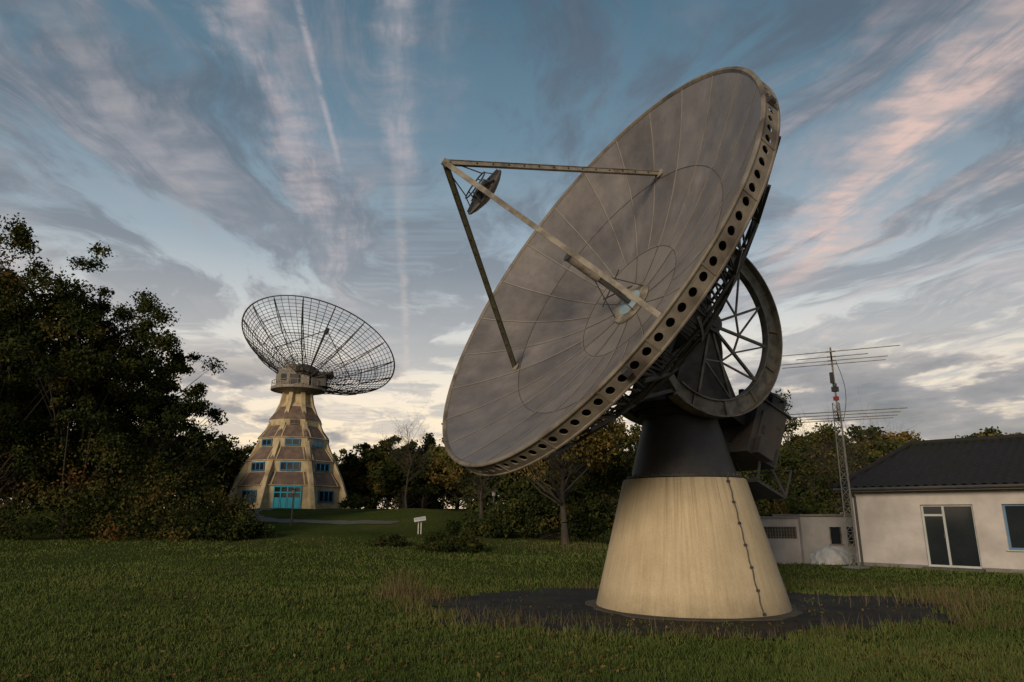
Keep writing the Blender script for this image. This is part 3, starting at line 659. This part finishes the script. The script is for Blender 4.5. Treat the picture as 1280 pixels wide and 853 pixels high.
def win(fa,rv,zc_,w,h,nw,fm,gm_,door=False,off=0):
    ap=rv*math.cos(math.pi/8); nrm=Vector((math.cos(fa),math.sin(fa),0)); sd=Vector((-nrm.y,nrm.x,0))
    Mw=frame(sd,(0,0,1),nrm,Vector((0,0,zc_))+nrm*ap+sd*off)
    mb.box((-w/2,-h/2,.02),(w/2,h/2,.10),gm_,Mw)
    for x_ in np.linspace(-w/2,w/2,nw+1): mb.box((x_-.07,-h/2,.06),(x_+.07,h/2,.18),fm,Mw)
    for y_ in ((-h/2,h/2) if not door else (-h/2,h/2,h/2-.8)): mb.box((-w/2-.065,y_-.08,.065),(w/2+.065,y_+.08,.175),fm,Mw)
    if door:
        for x_ in np.linspace(-w/2,w/2,nw+1)[:-1]: mb.box((x_+.12,-h/2+.1,.08),(x_+w/nw-.12,-h/2+1.5,.15),3,Mw)
for i in range(8):
    fa=face0+i*math.pi/4
    if i==0: win(fa,7.9,4.0,3.6,3.0,4,3,2,True)
    else: win(fa,7.9,4.2,2.8,1.5,3,0,2)
    win(fa,6.75,8.4,2.6,1.1,3,0,2); win(fa,5.4,11.95,2.0,.9,2,0,2)
    if i%2==0: win(fa,4.0,15.05,1.2,.6,2,4,2)
mb.build('windows_and_door',[BLUEF,CREAM,GLASS,TURQ,BROWN],tw,TT)
mb=MB(); mb.lathe([(1.95,19.6),(3.0,20.1),(4.1,20.3),(4.1,20.7),(2.5,20.75),(2.3,21.2),(2.3,21.3)],n=48,cap1=True); 
for i in range(24):
    t=2*math.pi*i/24; mb.tube((4*math.cos(t),4*math.sin(t),20.7),(4*math.cos(t),4*math.sin(t),21.6),.04,n=5)
mb.arc(3.96,4.04,21.55,21.62,0,2*math.pi,48)
mb.build('rotating_platform',STEEL_L,tw,TT,smooth=True)
Mc=Matrix.Translation(Vector((TC.x,TC.y,0)))@Matrix.Rotation(math.radians(12),4,'Z')
mb=MB(); mb.box((-2.9,-2.0,20.76),(1.7,2.2,23.4)); mb.box((-3.3,-1.4,20.77),(-2.9,1.4,22.6)); mb.box((-2.0,-1.6,23.4),(1.2,1.6,24.3)); mb.box((-1.2,-2.3,21.0),(.2,-2.0,22.6),1); mb.box((-2.5,-2.06,21.6),(-1.7,-2.0,22.6),2)
mb.box((2.0,-2.2,20.9),(4.2,-.4,22.9),1); mb.box((2.0,.6,20.9),(4.2,2.2,22.9),1); mb.beam((1.7,-1.3,22),(5.2,-1.3,23.2),.4,.5,1); mb.beam((1.7,1.4,22),(5.2,1.4,23.2),.4,.5,1)
mb.build('machine_cabin',[STEEL_L,STEEL_D,GLASS],tw,Mc,bevel=.05)
n2=Vector((.168,.41,.895)).normalized(); h2=n2.cross(Vector((0,0,1))).normalized(); w2=n2.cross(h2)
if h2.cross(w2).dot(n2)<0: w2=-w2
V2=Vector((-31.7,104.6,23.5)); M2=frame(h2,w2,n2,V2); R2=12.4; d2=4.4
WIRE=mat('mesh_wire',(.035,.033,.032),(.06,.055,.05),scale=1,rough=.6)
mb=MB(); z2=lambda r_: d2*(r_/R2)**2
for i in range(64):
    t=2*math.pi*i/64; c_,s_=math.cos(t),math.sin(t); rs=np.linspace(1.0 if i%4==0 else 2.5,R2,9); P=[Vector((r_*c_,r_*s_,z2(r_))) for r_ in rs]
    for p,q in zip(P,P[1:]): mb.tube(p,q,.07 if i%4==0 else .045,n=4,caps=False)
for r_ in np.linspace(1.0,R2,26):
    n=72; th=.046 if r_<R2-.1 else .12
    for i in range(n):
        t0,t1=2*math.pi*i/n,2*math.pi*(i+1)/n; mb.tube((r_*math.cos(t0),r_*math.sin(t0),z2(r_)),(r_*math.cos(t1),r_*math.sin(t1),z2(r_)),th,n=4,caps=False)
for i in range(16):
    t=2*math.pi*i/16; c_,s_=math.cos(t),math.sin(t); rs=np.linspace(1.6,R2-.2,6); t2=t+2*math.pi/16
    f=lambda r_: z2(r_)-1.5*(1-(r_-1.6)/(R2-1.7))-.15
    for k in range(5):
        a0=Vector((rs[k]*c_,rs[k]*s_,f(rs[k])));a1=Vector((rs[k+1]*c_,rs[k+1]*s_,f(rs[k+1])))
        mb.tube(a0,a1,.085,n=4); mb.tube(a0,(rs[k+1]*c_,rs[k+1]*s_,z2(rs[k+1])),.055,n=4); mb.tube(a0,(rs[k]*c_,rs[k]*s_,z2(rs[k])),.055,n=4)
        mb.tube(a0,(rs[k]*math.cos(t2),rs[k]*math.sin(t2),f(rs[k])),.055,n=4)
mb.lathe([(2.0,-1.4),(2.0,-.2)],n=24,cap0=True,cap1=True)
for i in range(4):
    t=math.pi/4+math.pi/2*i; mb.tube((6.5*math.cos(t),6.5*math.sin(t),z2(6.5)),(.3*math.cos(t),.3*math.sin(t),8.0),.08,n=5)
mb.tube((0,0,7.6),(0,0,8.6),.35,n=12)
mb.build('mesh_dish',WIRE,tw,M2)
mb=MB()
for s_ in (-1.5,1.5): mb.beam(V2+h2*s_-n2*1.4,Vector((TC.x,TC.y,22.5))+Vector((s_*.8,1.0,0)),.5,.5); mb.beam(V2+h2*s_*2.2-n2*.8,Vector((TC.x,TC.y,23.0))+Vector((s_,0,0)),.25,.25)
mb.build('dish_mount',STEEL_M,tw)

# ------------------------------------------------------------------ house
HA=Vector((12.5,25.75,0)); MH=frame((.7,-.714,0),(.714,.7,0),(0,0,1),HA); ho=empty('house',HA)
REND=mat('white_render',(.52,.485,.465),(.41,.38,.365),scale=1.5,rough=.9,bump=.15,bscale=60,c3=(.34,.31,.295),c3scale=.6)
FRAME=mat('window_frame_grey',(.42,.44,.43),(.36,.38,.37),rough=.5); BLF=mat('blue_frame',(.10,.20,.34),(.08,.16,.28),rough=.5)
def wall(mb,x0,x1,z0,z1,y0,y1,ops,mi=0):
    xs=sorted({x0,x1}|{q for o in ops for q in o[:2]}); zs_=sorted({z0,z1}|{q for o in ops for q in o[2:]})
    for a,b_ in zip(xs,xs[1:]):
        for c_,d in zip(zs_,zs_[1:]):
            if any(o[0]<=a and b_<=o[1] and o[2]<=c_ and d<=o[3] for o in ops): continue
            mb.box((a,y0,c_),(b_,y1,d),mi)
mb=MB(); ops=[(2.2,3.75,.08,2.1),(4.55,6.0,.7,2.1),(8.5,10,.7,2.1)]
wall(mb,0,15,-.2,2.68,0,.3,ops); mb.box((0,.3,-.2),(.3,8,2.68)); mb.box((14.7,.3,-.2),(15,8,2.68)); mb.box((.3,7.7,-.2),(14.7,8,2.68))
mb.build('walls',REND,ho,MH)
mb=MB(); mb.box((.01,-.03,-.2),(2.19,.0,.12)); mb.box((3.76,-.03,-.2),(14.99,0,.12)); mb.build('plinth',mat('plinth_grey',(.20,.19,.18),(.14,.13,.12),rough=.9),ho,MH)
mb=MB()
def framed(x0,x1,z0,z1,mi,mull=()):
    for a,b_ in ((x0,x0+.06),(x1-.06,x1)): mb.box((a,.10,z0),(b_,.18,z1),mi)
    mb.box((x0+.06,.102,z0),(x1-.06,.178,z0+.06),mi); mb.box((x0+.06,.102,z1-.06),(x1-.06,.178,z1),mi)
    for m_ in mull: mb.box((m_-.035,.103,z0+.06),(m_+.035,.177,z1-.06),mi)
    mb.box((x0+.05,.135,z0+.05),(x1-.05,.145,z1-.05),2)
framed(2.2,3.75,.08,2.1,0,(2.85,)); mb.box((2.26,.105,1.72),(2.81,.17,1.79),0); mb.box((2.79,.05,1.0),(2.82,.10,1.15),3)
framed(4.55,6.0,.7,2.1,1,(5.2,)); framed(8.5,10,.7,2.1,1,(9.2,))
mb.box((4.5,-.08,.66),(6.05,.08,.7),0); mb.box((2.1,-.35,-.0),(3.85,.08,.075),3); mb.box((8.45,-.08,.66),(10.05,.08,.7),0)
mb.box((.3,2.2,.3),(14,2.25,2.3),3)
mb.build('door_and_windows',[FRAME,BLF,GLASS,mat('dark_fitting',(.05,.05,.05),(.07,.07,.07))],ho,MH)
TILE=mat('dark_roof_tiles',(.016,.016,.018),(.028,.026,.025),scale=6,rough=.75,bump=.2,c3=(.018,.02,.015),spec=.25)
ov=.45; zE=2.70; zR=4.5; yR=4.0; x0r=1.1
mb=MB(); nxr=330; nyr=44; W0,W1=-ov,15+ov
vs=[];fs=[]
for j in range(nyr+1):
    t=j/nyr; course=(t*16)%1.0
    for i in range(nxr+1):
        x_=W0+(W1-W0)*i/nxr; y_=-ov+(yR+ov)*t; z_=zE+(zR-zE)*t+.028*math.sin(x_*2*math.pi/.28)+.035*(1-course)
        vs.append((x_,y_,z_))
ed=lambda t: W0+(x0r-W0)*t
for j in range(nyr):
    for i in range(nxr):
        xm=W0+(W1-W0)*(i+.5)/nxr; tm=(j+.5)/nyr
        if xm<ed(tm) or xm>15+ov-(ed(tm)-W0): continue
        a=j*(nxr+1)+i; fs.append((a,a+1,a+nxr+2,a+nxr+1))
mb.add(vs,fs)
mb.add([(W0,-ov,zE-.02),(W0,8+ov,zE-.02),(x0r,yR,zR-.02),(W1,-ov,zE-.02),(W1,8+ov,zE-.02),(15-x0r,yR,zR-.02)],[(0,2,1),(3,4,5),(1,2,5,4)])
mb.tube((W0,-ov,zE+.04),(x0r,yR,zR+.05),.09,n=10); mb.tube((W1,-ov,zE+.04),(15-x0r,yR,zR+.05),.09,n=10); mb.tube((x0r,yR,zR+.05),(15-x0r,yR,zR+.05),.1,n=10)
mb.tube((W0,8+ov,zE+.04),(x0r,yR,zR+.05),.09,n=10)
mb.build('roof',TILE,ho,MH,smooth=True)
mb=MB(); mb.box((W0+.03,-ov+.03,zE-.14),(W1-.03,8+ov-.03,zE-.03),0); mb.tube((W0,-ov-.03,zE-.04),(W1,-ov-.03,zE-.04),.055,n=10,mi=1); mb.tube((.12,-.07,0),(.12,-.07,zE-.3),.04,n=10,mi=1); mb.tube((.12,-.07,zE-.3),(.12,-ov+.02,zE-.08),.04,n=10,mi=1)
mb.build('eaves_and_gutter',[mat('soffit_dark',(.09,.08,.07),(.06,.055,.05)),STEEL_D],ho,MH)
mb=MB(); mb.tube((6.4,yR-.3,zR-.2),(6.4,yR-.3,zR+.35),.06,n=10); mb.tube((6.4,yR-.3,zR+.35),(6.4,yR-.3,zR+.38),.09,n=10); mb.build('vent_pipe',STEEL_D,ho,MH)

# garage
GA=Vector((10.9,31.0,-.5)); ga=empty('garage_building',GA); MG=Matrix.Translation(GA)@Matrix.Rotation(math.radians(-6),4,'Z')
mb=MB(); wall(mb,-.1,1.6,-.2,2.1,0,.25,[(.1,1.5,1.25,1.75)]); wall(mb,1.6,4.6,-.2,2.2,-.35,-.1,[(2.75,3.25,1.05,1.75),(3.45,3.75,1.05,1.75)])
mb.box((-.1,.25,-.2),(.15,4,2.1)); mb.box((4.35,-.1,-.2),(4.6,4,2.2)); mb.box((1.6,-.1,-.2),(1.8,4,2.2)); mb.box((.15,3.8,-.2),(4.35,4,2.1))
mb.build('walls',REND,ga,MG)
mb=MB(); mb.box((-.2,-.08,2.1),(1.56,4.05,2.17)); mb.box((1.56,-.45,2.2),(4.7,4.05,2.28)); mb.build('flat_roof',mat('roof_felt',(.24,.22,.2),(.18,.165,.15)),ga,MG)
mb=MB()
for k in range(8): mb.box((.1,.06,1.27+.06*k),(1.5,.09,1.29+.06*k),0)
for k in range(12): mb.box((.14+.118*k,.03,1.25),(.16+.118*k,.055,1.75),0)
mb.box((.1,.12,1.25),(1.5,.14,1.75),1); mb.box((2.75,-.28,1.05),(3.25,-.26,1.75),2); mb.box((3.45,-.28,1.05),(3.75,-.26,1.75),2)
for a,b_ in ((2.75,3.25),(3.45,3.75)):
    mb.box((a,-.34,1.05),(a+.05,-.285,1.75),0); mb.box((b_-.05,-.34,1.05),(b_,-.285,1.75),0); mb.box((a-.05,-.40,1.0),(b_+.05,-.3,1.05),0)
mb.build('vent_grille_and_windows',[STEEL_L,HOLE,GLASS],ga,MG)
mb=MB(); nu,nv_=40,20; vs=[];fs=[]
for j in range(nv_+1):
    for i in range(nu):
        u=2*math.pi*i/nu; v=j/nv_*math.pi/2; q=1+.12*math.sin(3*u+1)+.06*math.sin(9*u+5*v)+.04*math.sin(17*u)*math.cos(v)
        vs.append((.75*math.cos(u)*math.cos(v)**.6*q,.5*math.sin(u)*math.cos(v)**.6*q,.62*math.sin(v)**.7*(1+.12*math.sin(2*u))-.05))
for j in range(nv_):
    for i in range(nu): fs.append((j*nu+i,j*nu+(i+1)%nu,(j+1)*nu+(i+1)%nu,(j+1)*nu+i))
mb.add(vs,fs); mb.build('tarpaulin_covered_pile',mat('white_tarp',(.5,.5,.5),(.38,.38,.38),scale=4,rough=.5,bump=.8,bscale=6),None,Matrix.Translation((11.9,26.6,0)),smooth=True,ang=60)

# ------------------------------------------------------------------ antenna mast
AM=Vector((11.75,24.5,0)); am=empty('antenna_mast',AM); TA=Matrix.Translation(AM)@Matrix.Rotation(.5,4,'Z')
mb=MB(); tri=[Vector((.19*math.cos(t),.19*math.sin(t),0)) for t in (0,2.094,4.189)]
for k in range(3):
    p,q=tri[k],tri[(k+1)%3]; mb.tube(p,p*.75+Vector((0,0,5.7)),.020,n=6)
    for j in range(19):
        z0=.3*j; z1=z0+.3; f0=1-.25*z0/5.7; f1=1-.25*z1/5.7
        a,b_=(p,q) if j%2 else (q,p)
        mb.tube(a*f0+Vector((0,0,z0)),b_*f1+Vector((0,0,z1)),.010,n=5); mb.tube(p*f0+Vector((0,0,z0)),q*f0+Vector((0,0,z0)),.009,n=4)
mb.box((-.3,-.3,-.1),(.3,.3,.06))
mb.build('lattice_mast',mat('galvanised_steel',(.24,.235,.225),(.17,.165,.155),rough=.5,metal=.3),am,TA)
mb=MB(); mb.tube((0,0,5.4),(0,0,7.75),.032,n=8,mi=0); mb.box((-.07,-.07,5.78),(.07,.07,5.92),1); mb.box((-.09,-.09,6.1),(.09,.09,6.28),2); mb.tube((0,0,6.3),(0,0,6.4),.07,n=10,mi=2); mb.box((-.16,-.05,6.4),(-.06,.05,6.8),2)
mb.build('rotator',[STEEL_L,RED,STEEL_D],am,TA)
mb=MB(); el=Vector((.9,-.44,0)).normalized(); bo=Vector((.44,.9,0)).normalized()
def yagi(z,bl,els,off=0):
    c_=AM+Vector((0,0,z)); mb.tube(c_-bo*bl*.5,c_+bo*bl*.5,.026,n=8)
    for p,ln in els:
        q=c_+bo*p*bl; mb.tube(q-el*ln/2,q+el*ln/2,.016,n=6); mb.tube(q-el*.15,q+el*.15,.028,n=6)
yagi(7.35,2.4,[(-.48,4.3),(-.1,2.4),(.2,3.7),(.48,3.6)]); yagi(5.2,2.6,[(-.48,4.2),(-.15,3.9),(.2,3.8),(.48,3.6)])
mb.tube(AM+Vector((0,0,7.72)),AM+Vector((0,0,7.35))+bo*.9,.007,n=4); mb.tube(AM+Vector((0,0,7.72)),AM+Vector((0,0,7.35))-bo*.9,.007,n=4)
mb.build('yagi_antennas',STEEL_L,am)
mb=MB(); pr=AM+Vector((.1,-.1,7.2))
for j in range(1,13):
    t=j/12; q=AM+Vector((.1+.22*math.sin(t*3.1),-.1,7.2-2.2*t)); mb.tube(pr,q,.01,n=5); pr=q
mb.build('coax_cable',HOLE,am)

# ------------------------------------------------------------------ lamps and sign
def lamp(x,y,h):
    z=float(H(x,y)); e=empty('street_lamp',Vector((x,y,z))); mb=MB()
    mb.lathe([(.09,0),(.09,.5),(.06,.55),(.05,h-.45)],n=12,cap1=True); mb.lathe([(.05,h-.45),(.14,h-.42),(.14,h-.40)],n=12,mi=0,cap1=True)
    mb.lathe([(.11,h-.40),(.16,h-.12)],n=12,mi=1); mb.lathe([(.25,h-.12),(.2,h-.05),(.03,h)],n=16,mi=0,cap0=True,cap1=True)
    for k in range(4):
        t=math.pi/2*k; mb.tube((.12*math.cos(t),.12*math.sin(t),h-.4),(.17*math.cos(t),.17*math.sin(t),h-.12),.012,n=5)
    mb.build('lamp_post',[STEEL_D,mat('lamp_glass',(.3,.3,.28),(.25,.25,.24),rough=.3)],e,Matrix.Translation(e.location),smooth=True)
lamp(-16.4,52.5,2.7); lamp(-1.35,52,2.7)
sp=Vector((-6.0,46,float(H(-6.0,46)))); sg=empty('information_sign',sp); TS=Matrix.Translation(sp)@Matrix.Rotation(.2,4,'Z')
mb=MB(); mb.tube((-.09,0,-.1),(-.09,0,.86),.03,n=8); mb.tube((.09,0,-.1),(.09,0,.86),.03,n=8); mb.build('posts',WHITE,sg,TS)
Mt=TS@Matrix.Translation((0,0,.92))@Matrix.Rotation(math.radians(22),4,'X')@Matrix.Rotation(math.radians(-10),4,'Y'); mb=MB(); mb.box((-.38,-.28,0),(.38,.28,.05)); mb.box((-.32,-.22,.051),(.32,.22,.056),1); mb.build('slanted_board',[WHITE,mat('sign_print',(.55,.55,.52),(.3,.32,.34),scale=9)],sg,Mt,bevel=.01)

# ------------------------------------------------------------------ sky
sunv=Vector((-.42,-.86,.27)).normalized(); elv=math.asin(sunv.z)
w=bpy.data.worlds.new('World'); scene.world=w; w.use_nodes=True; nt=w.node_tree; N=nt.nodes; L=nt.links
bg=N['Background']
tc=N.new('ShaderNodeTexCoord'); sx=N.new('ShaderNodeSeparateXYZ'); nrm=N.new('ShaderNodeVectorMath'); nrm.operation='NORMALIZE'
L.new(tc.outputs['Generated'],nrm.inputs[0]); L.new(nrm.outputs[0],sx.inputs[0]); x_,y_,z_=sx.outputs
def MR(v,a,b_,c_=0,d=1,sm=True):
    m=N.new('ShaderNodeMapRange'); m.interpolation_type='SMOOTHSTEP' if sm else 'LINEAR'
    L.new(v,m.inputs[0]); 
    for i,q in enumerate((a,b_,c_,d)): m.inputs[i+1].default_value=q
    return m.outputs[0]
zc_=MT('MAXIMUM',z_,.03); px=MT('DIVIDE',x_,zc_); py=MT('DIVIDE',y_,zc_); qx=MT('ADD',px,MT('MULTIPLY',py,.16))
def comb(a,b_,c_=0.0):
    m=N.new('ShaderNodeCombineXYZ')
    for s,v in zip(m.inputs,(a,b_,c_)):
        if isinstance(v,(int,float)): s.default_value=v
        else: L.new(v,s)
    return m.outputs[0]
def n2d(a,b_,off,det,rough): return noi(nt,comb(MT('ADD',a,off),b_),1.0,det,rough,True)
base=ramp(nt,z_,[(0,(.88,.64,.42)),(.10,(.94,.75,.51)),(.17,(.87,.75,.59)),(.26,(.60,.60,.57)),(.36,(.32,.39,.44)),(.50,(.135,.22,.285)),(.66,(.066,.135,.19)),(1,(.04,.08,.125))])
hl=MT('SQRT',MT('ADD',MT('MULTIPLY',x_,x_),MT('MULTIPLY',y_,y_))); cs=MT('DIVIDE',MT('ADD',MT('MULTIPLY',y_,.99),MT('MULTIPLY',x_,-.02)),MT('MAXIMUM',hl,.01))
azf=MR(cs,.3,1.0,.58,1.05)
base=mixc(nt,1.0,base,comb(azf,azf,azf),'MULTIPLY')
warp=n2d(MT('MULTIPLY',qx,.8),MT('MULTIPLY',py,.5),0.0,3,.55); wq=MT('ADD',qx,MT('MULTIPLY',MT('SUBTRACT',warp,.5),1.1))
n1=n2d(MT('MULTIPLY',wq,1.5),MT('MULTIPLY',py,.75),31.7,8,.62)
n2_=n2d(MT('MULTIPLY',wq,4.2),MT('MULTIPLY',py,1.0),11.0,8,.68)
rip=n2d(MT('ADD',MT('MULTIPLY',px,5.7),MT('MULTIPLY',py,2.0)),MT('MULTIPLY',py,11.0),55.0,3,.5)
ripm0=MR(rip,.3,.7,.55,1.2)
# ripples fade out toward the horizon, where they are too far to resolve
fadez=MR(z_,.20,.38); ripm=MT('ADD',MT('MULTIPLY',ripm0,fadez),MT('MULTIPLY',MT('SUBTRACT',1.0,fadez),.75))
greyc=ramp(nt,z_,[(.05,(.62,.52,.44)),(.2,(.42,.41,.405)),(.34,(.185,.205,.235)),(.52,(.10,.13,.165)),(.75,(.06,.085,.115))])
grey=MR(MT('ADD',n1,MT('MULTIPLY',MT('SUBTRACT',n2_,.5),.3)),.42,.57)
c=mixc(nt,MT('MULTIPLY',grey,.8),base,greyc)
veil=MT('MULTIPLY',MR(n2_,.42,.72),MR(warp,.38,.60)); veil=MT('MULTIPLY',veil,ripm)
veilc=ramp(nt,z_,[(.1,(.92,.75,.58)),(.28,(.60,.54,.52)),(.42,(.35,.345,.375)),(.7,(.19,.195,.235))])
c=mixc(nt,MT('MULTIPLY',veil,.8,cl=True),c,veilc)
snoise=n2d(MT('MULTIPLY',px,5),MT('MULTIPLY',py,5),2.0,6,.7); sn0=MT('SUBTRACT',snoise,.5)
swide=n2d(MT('MULTIPLY',qx,7),MT('MULTIPLY',py,1.6),77.0,6,.65)
def streak(A,B,wd,amt,colr,nz=.02,fib=False):
    dx,dy=B[0]-A[0],B[1]-A[1]; ln=math.hypot(dx,dy); ux,uy=dx/ln,dy/ln
    al=MT('ADD',MT('MULTIPLY',MT('SUBTRACT',px,A[0]),ux),MT('MULTIPLY',MT('SUBTRACT',py,A[1]),uy))
    pe=MT('ADD',MT('MULTIPLY',MT('SUBTRACT',px,A[0]),-uy),MT('MULTIPLY',MT('SUBTRACT',py,A[1]),ux))
    pe=MT('ABSOLUTE',MT('ADD',pe,MT('MULTIPLY',sn0,nz)))
    m=MT('MULTIPLY',MR(pe,wd,0),MT('MULTIPLY',MR(al,-.1*ln,.2*ln),MR(al,1.15*ln,.7*ln)))
    m=MT('MULTIPLY',m,MR(swide if fib else snoise,.32,.62,.15,1)); m=MT('MULTIPLY',m,MR(y_,0,.1))
    if fib: m=MT('MULTIPLY',m,ripm)
    return mixc(nt,MT('MULTIPLY',m,amt),c_sky[0],colr)
c_sky=[c]
for A,B,wd,amt,colr,nz,fib in (
    ((-.40,.9),(-.52,1.9),.013,.65,(.46,.42,.44),.012,False),
    ((-.21,.9),(-.35,2.1),.07,.65,(.44,.40,.42),.10,True),
    ((-.32,1.7),(-.95,6.2),.03,.25,(.75,.62,.52),.05,False),
    ((-.10,.9),(-.20,1.8),.07,.35,(.34,.33,.36),.15,True),
    ((-.52,.9),(-.68,2.6),.12,.7,(.48,.42,.43),.25,True),
    ((-1.05,1.1),(-1.19,1.54),.03,.4,(.34,.33,.36),.015,False),
    ((-.92,1.05),(-1.1,2.5),.16,.45,(.36,.34,.35),.3,True),
    ((1.03,1.05),(1.20,3.0),.22,.9,(.70,.51,.44),.22,True),
    ((1.55,1.6),(1.22,2.9),.14,.7,(.62,.48,.42),.15,True),
    ((.8,1.0),(.85,2.2),.12,.35,(.42,.36,.36),.3,True),
    ):
    c_sky[0]=streak(A,B,wd,amt,colr,nz,fib)
c=c_sky[0]
# low broken cumulus, heavier to the right
nl=noi(nt,comb(MT('ADD',MT('MULTIPLY',x_,6.0),3.3),MT('MULTIPLY',y_,3.0),MT('MULTIPLY',z_,17)),1.0,8,.55)
side=MT('ADD',MR(x_,.25,.6,-.01,.13),MR(x_,-.1,-.45,0,.04))
nls=MT('ADD',nl,side); lo=MT('MULTIPLY',MR(nls,.53,.60),MR(z_,.24,.17))
edgec=ramp(nt,MR(nls,.53,.72,0,1,False),[(0,(.60,.49,.41)),(.35,(.29,.265,.27)),(1,(.14,.142,.158))])
c=mixc(nt,MT('MULTIPLY',lo,.9),c,edgec)
sky=N.new('ShaderNodeTexSky'); sky.sky_type='NISHITA'; sky.sun_disc=False; sky.sun_elevation=elv; sky.sun_rotation=math.atan2(sunv.x,sunv.y)
sk=mixc(nt,1.0,sky.outputs[0],(.012,.012,.012),'MULTIPLY')
c=mixc(nt,1.0,c,sk,'ADD')
below=MR(z_,-.02,.0); c=mixc(nt,below,(.05,.05,.04),c)
L.new(c,bg.inputs['Color']); bg.inputs['Strength'].default_value=1.0
sl=bpy.data.lights.new('sun','SUN'); sl.energy=2.4; sl.angle=math.radians(18); sl.color=(1,.82,.60)
so=bpy.data.objects.new('sun',sl); COL.objects.link(so); so.rotation_euler=sunv.to_track_quat('Z','Y').to_euler()

# ------------------------------------------------------------------ camera
cd=bpy.data.cameras.new('camera'); cam=bpy.data.objects.new('camera',cd); COL.objects.link(cam)
cam.location=(0,0,1.8); cam.rotation_euler=(math.radians(90+14.2),0,0); cd.lens=24; cd.sensor_width=36; cd.clip_end=5000; cd.clip_start=.1
scene.camera=cam
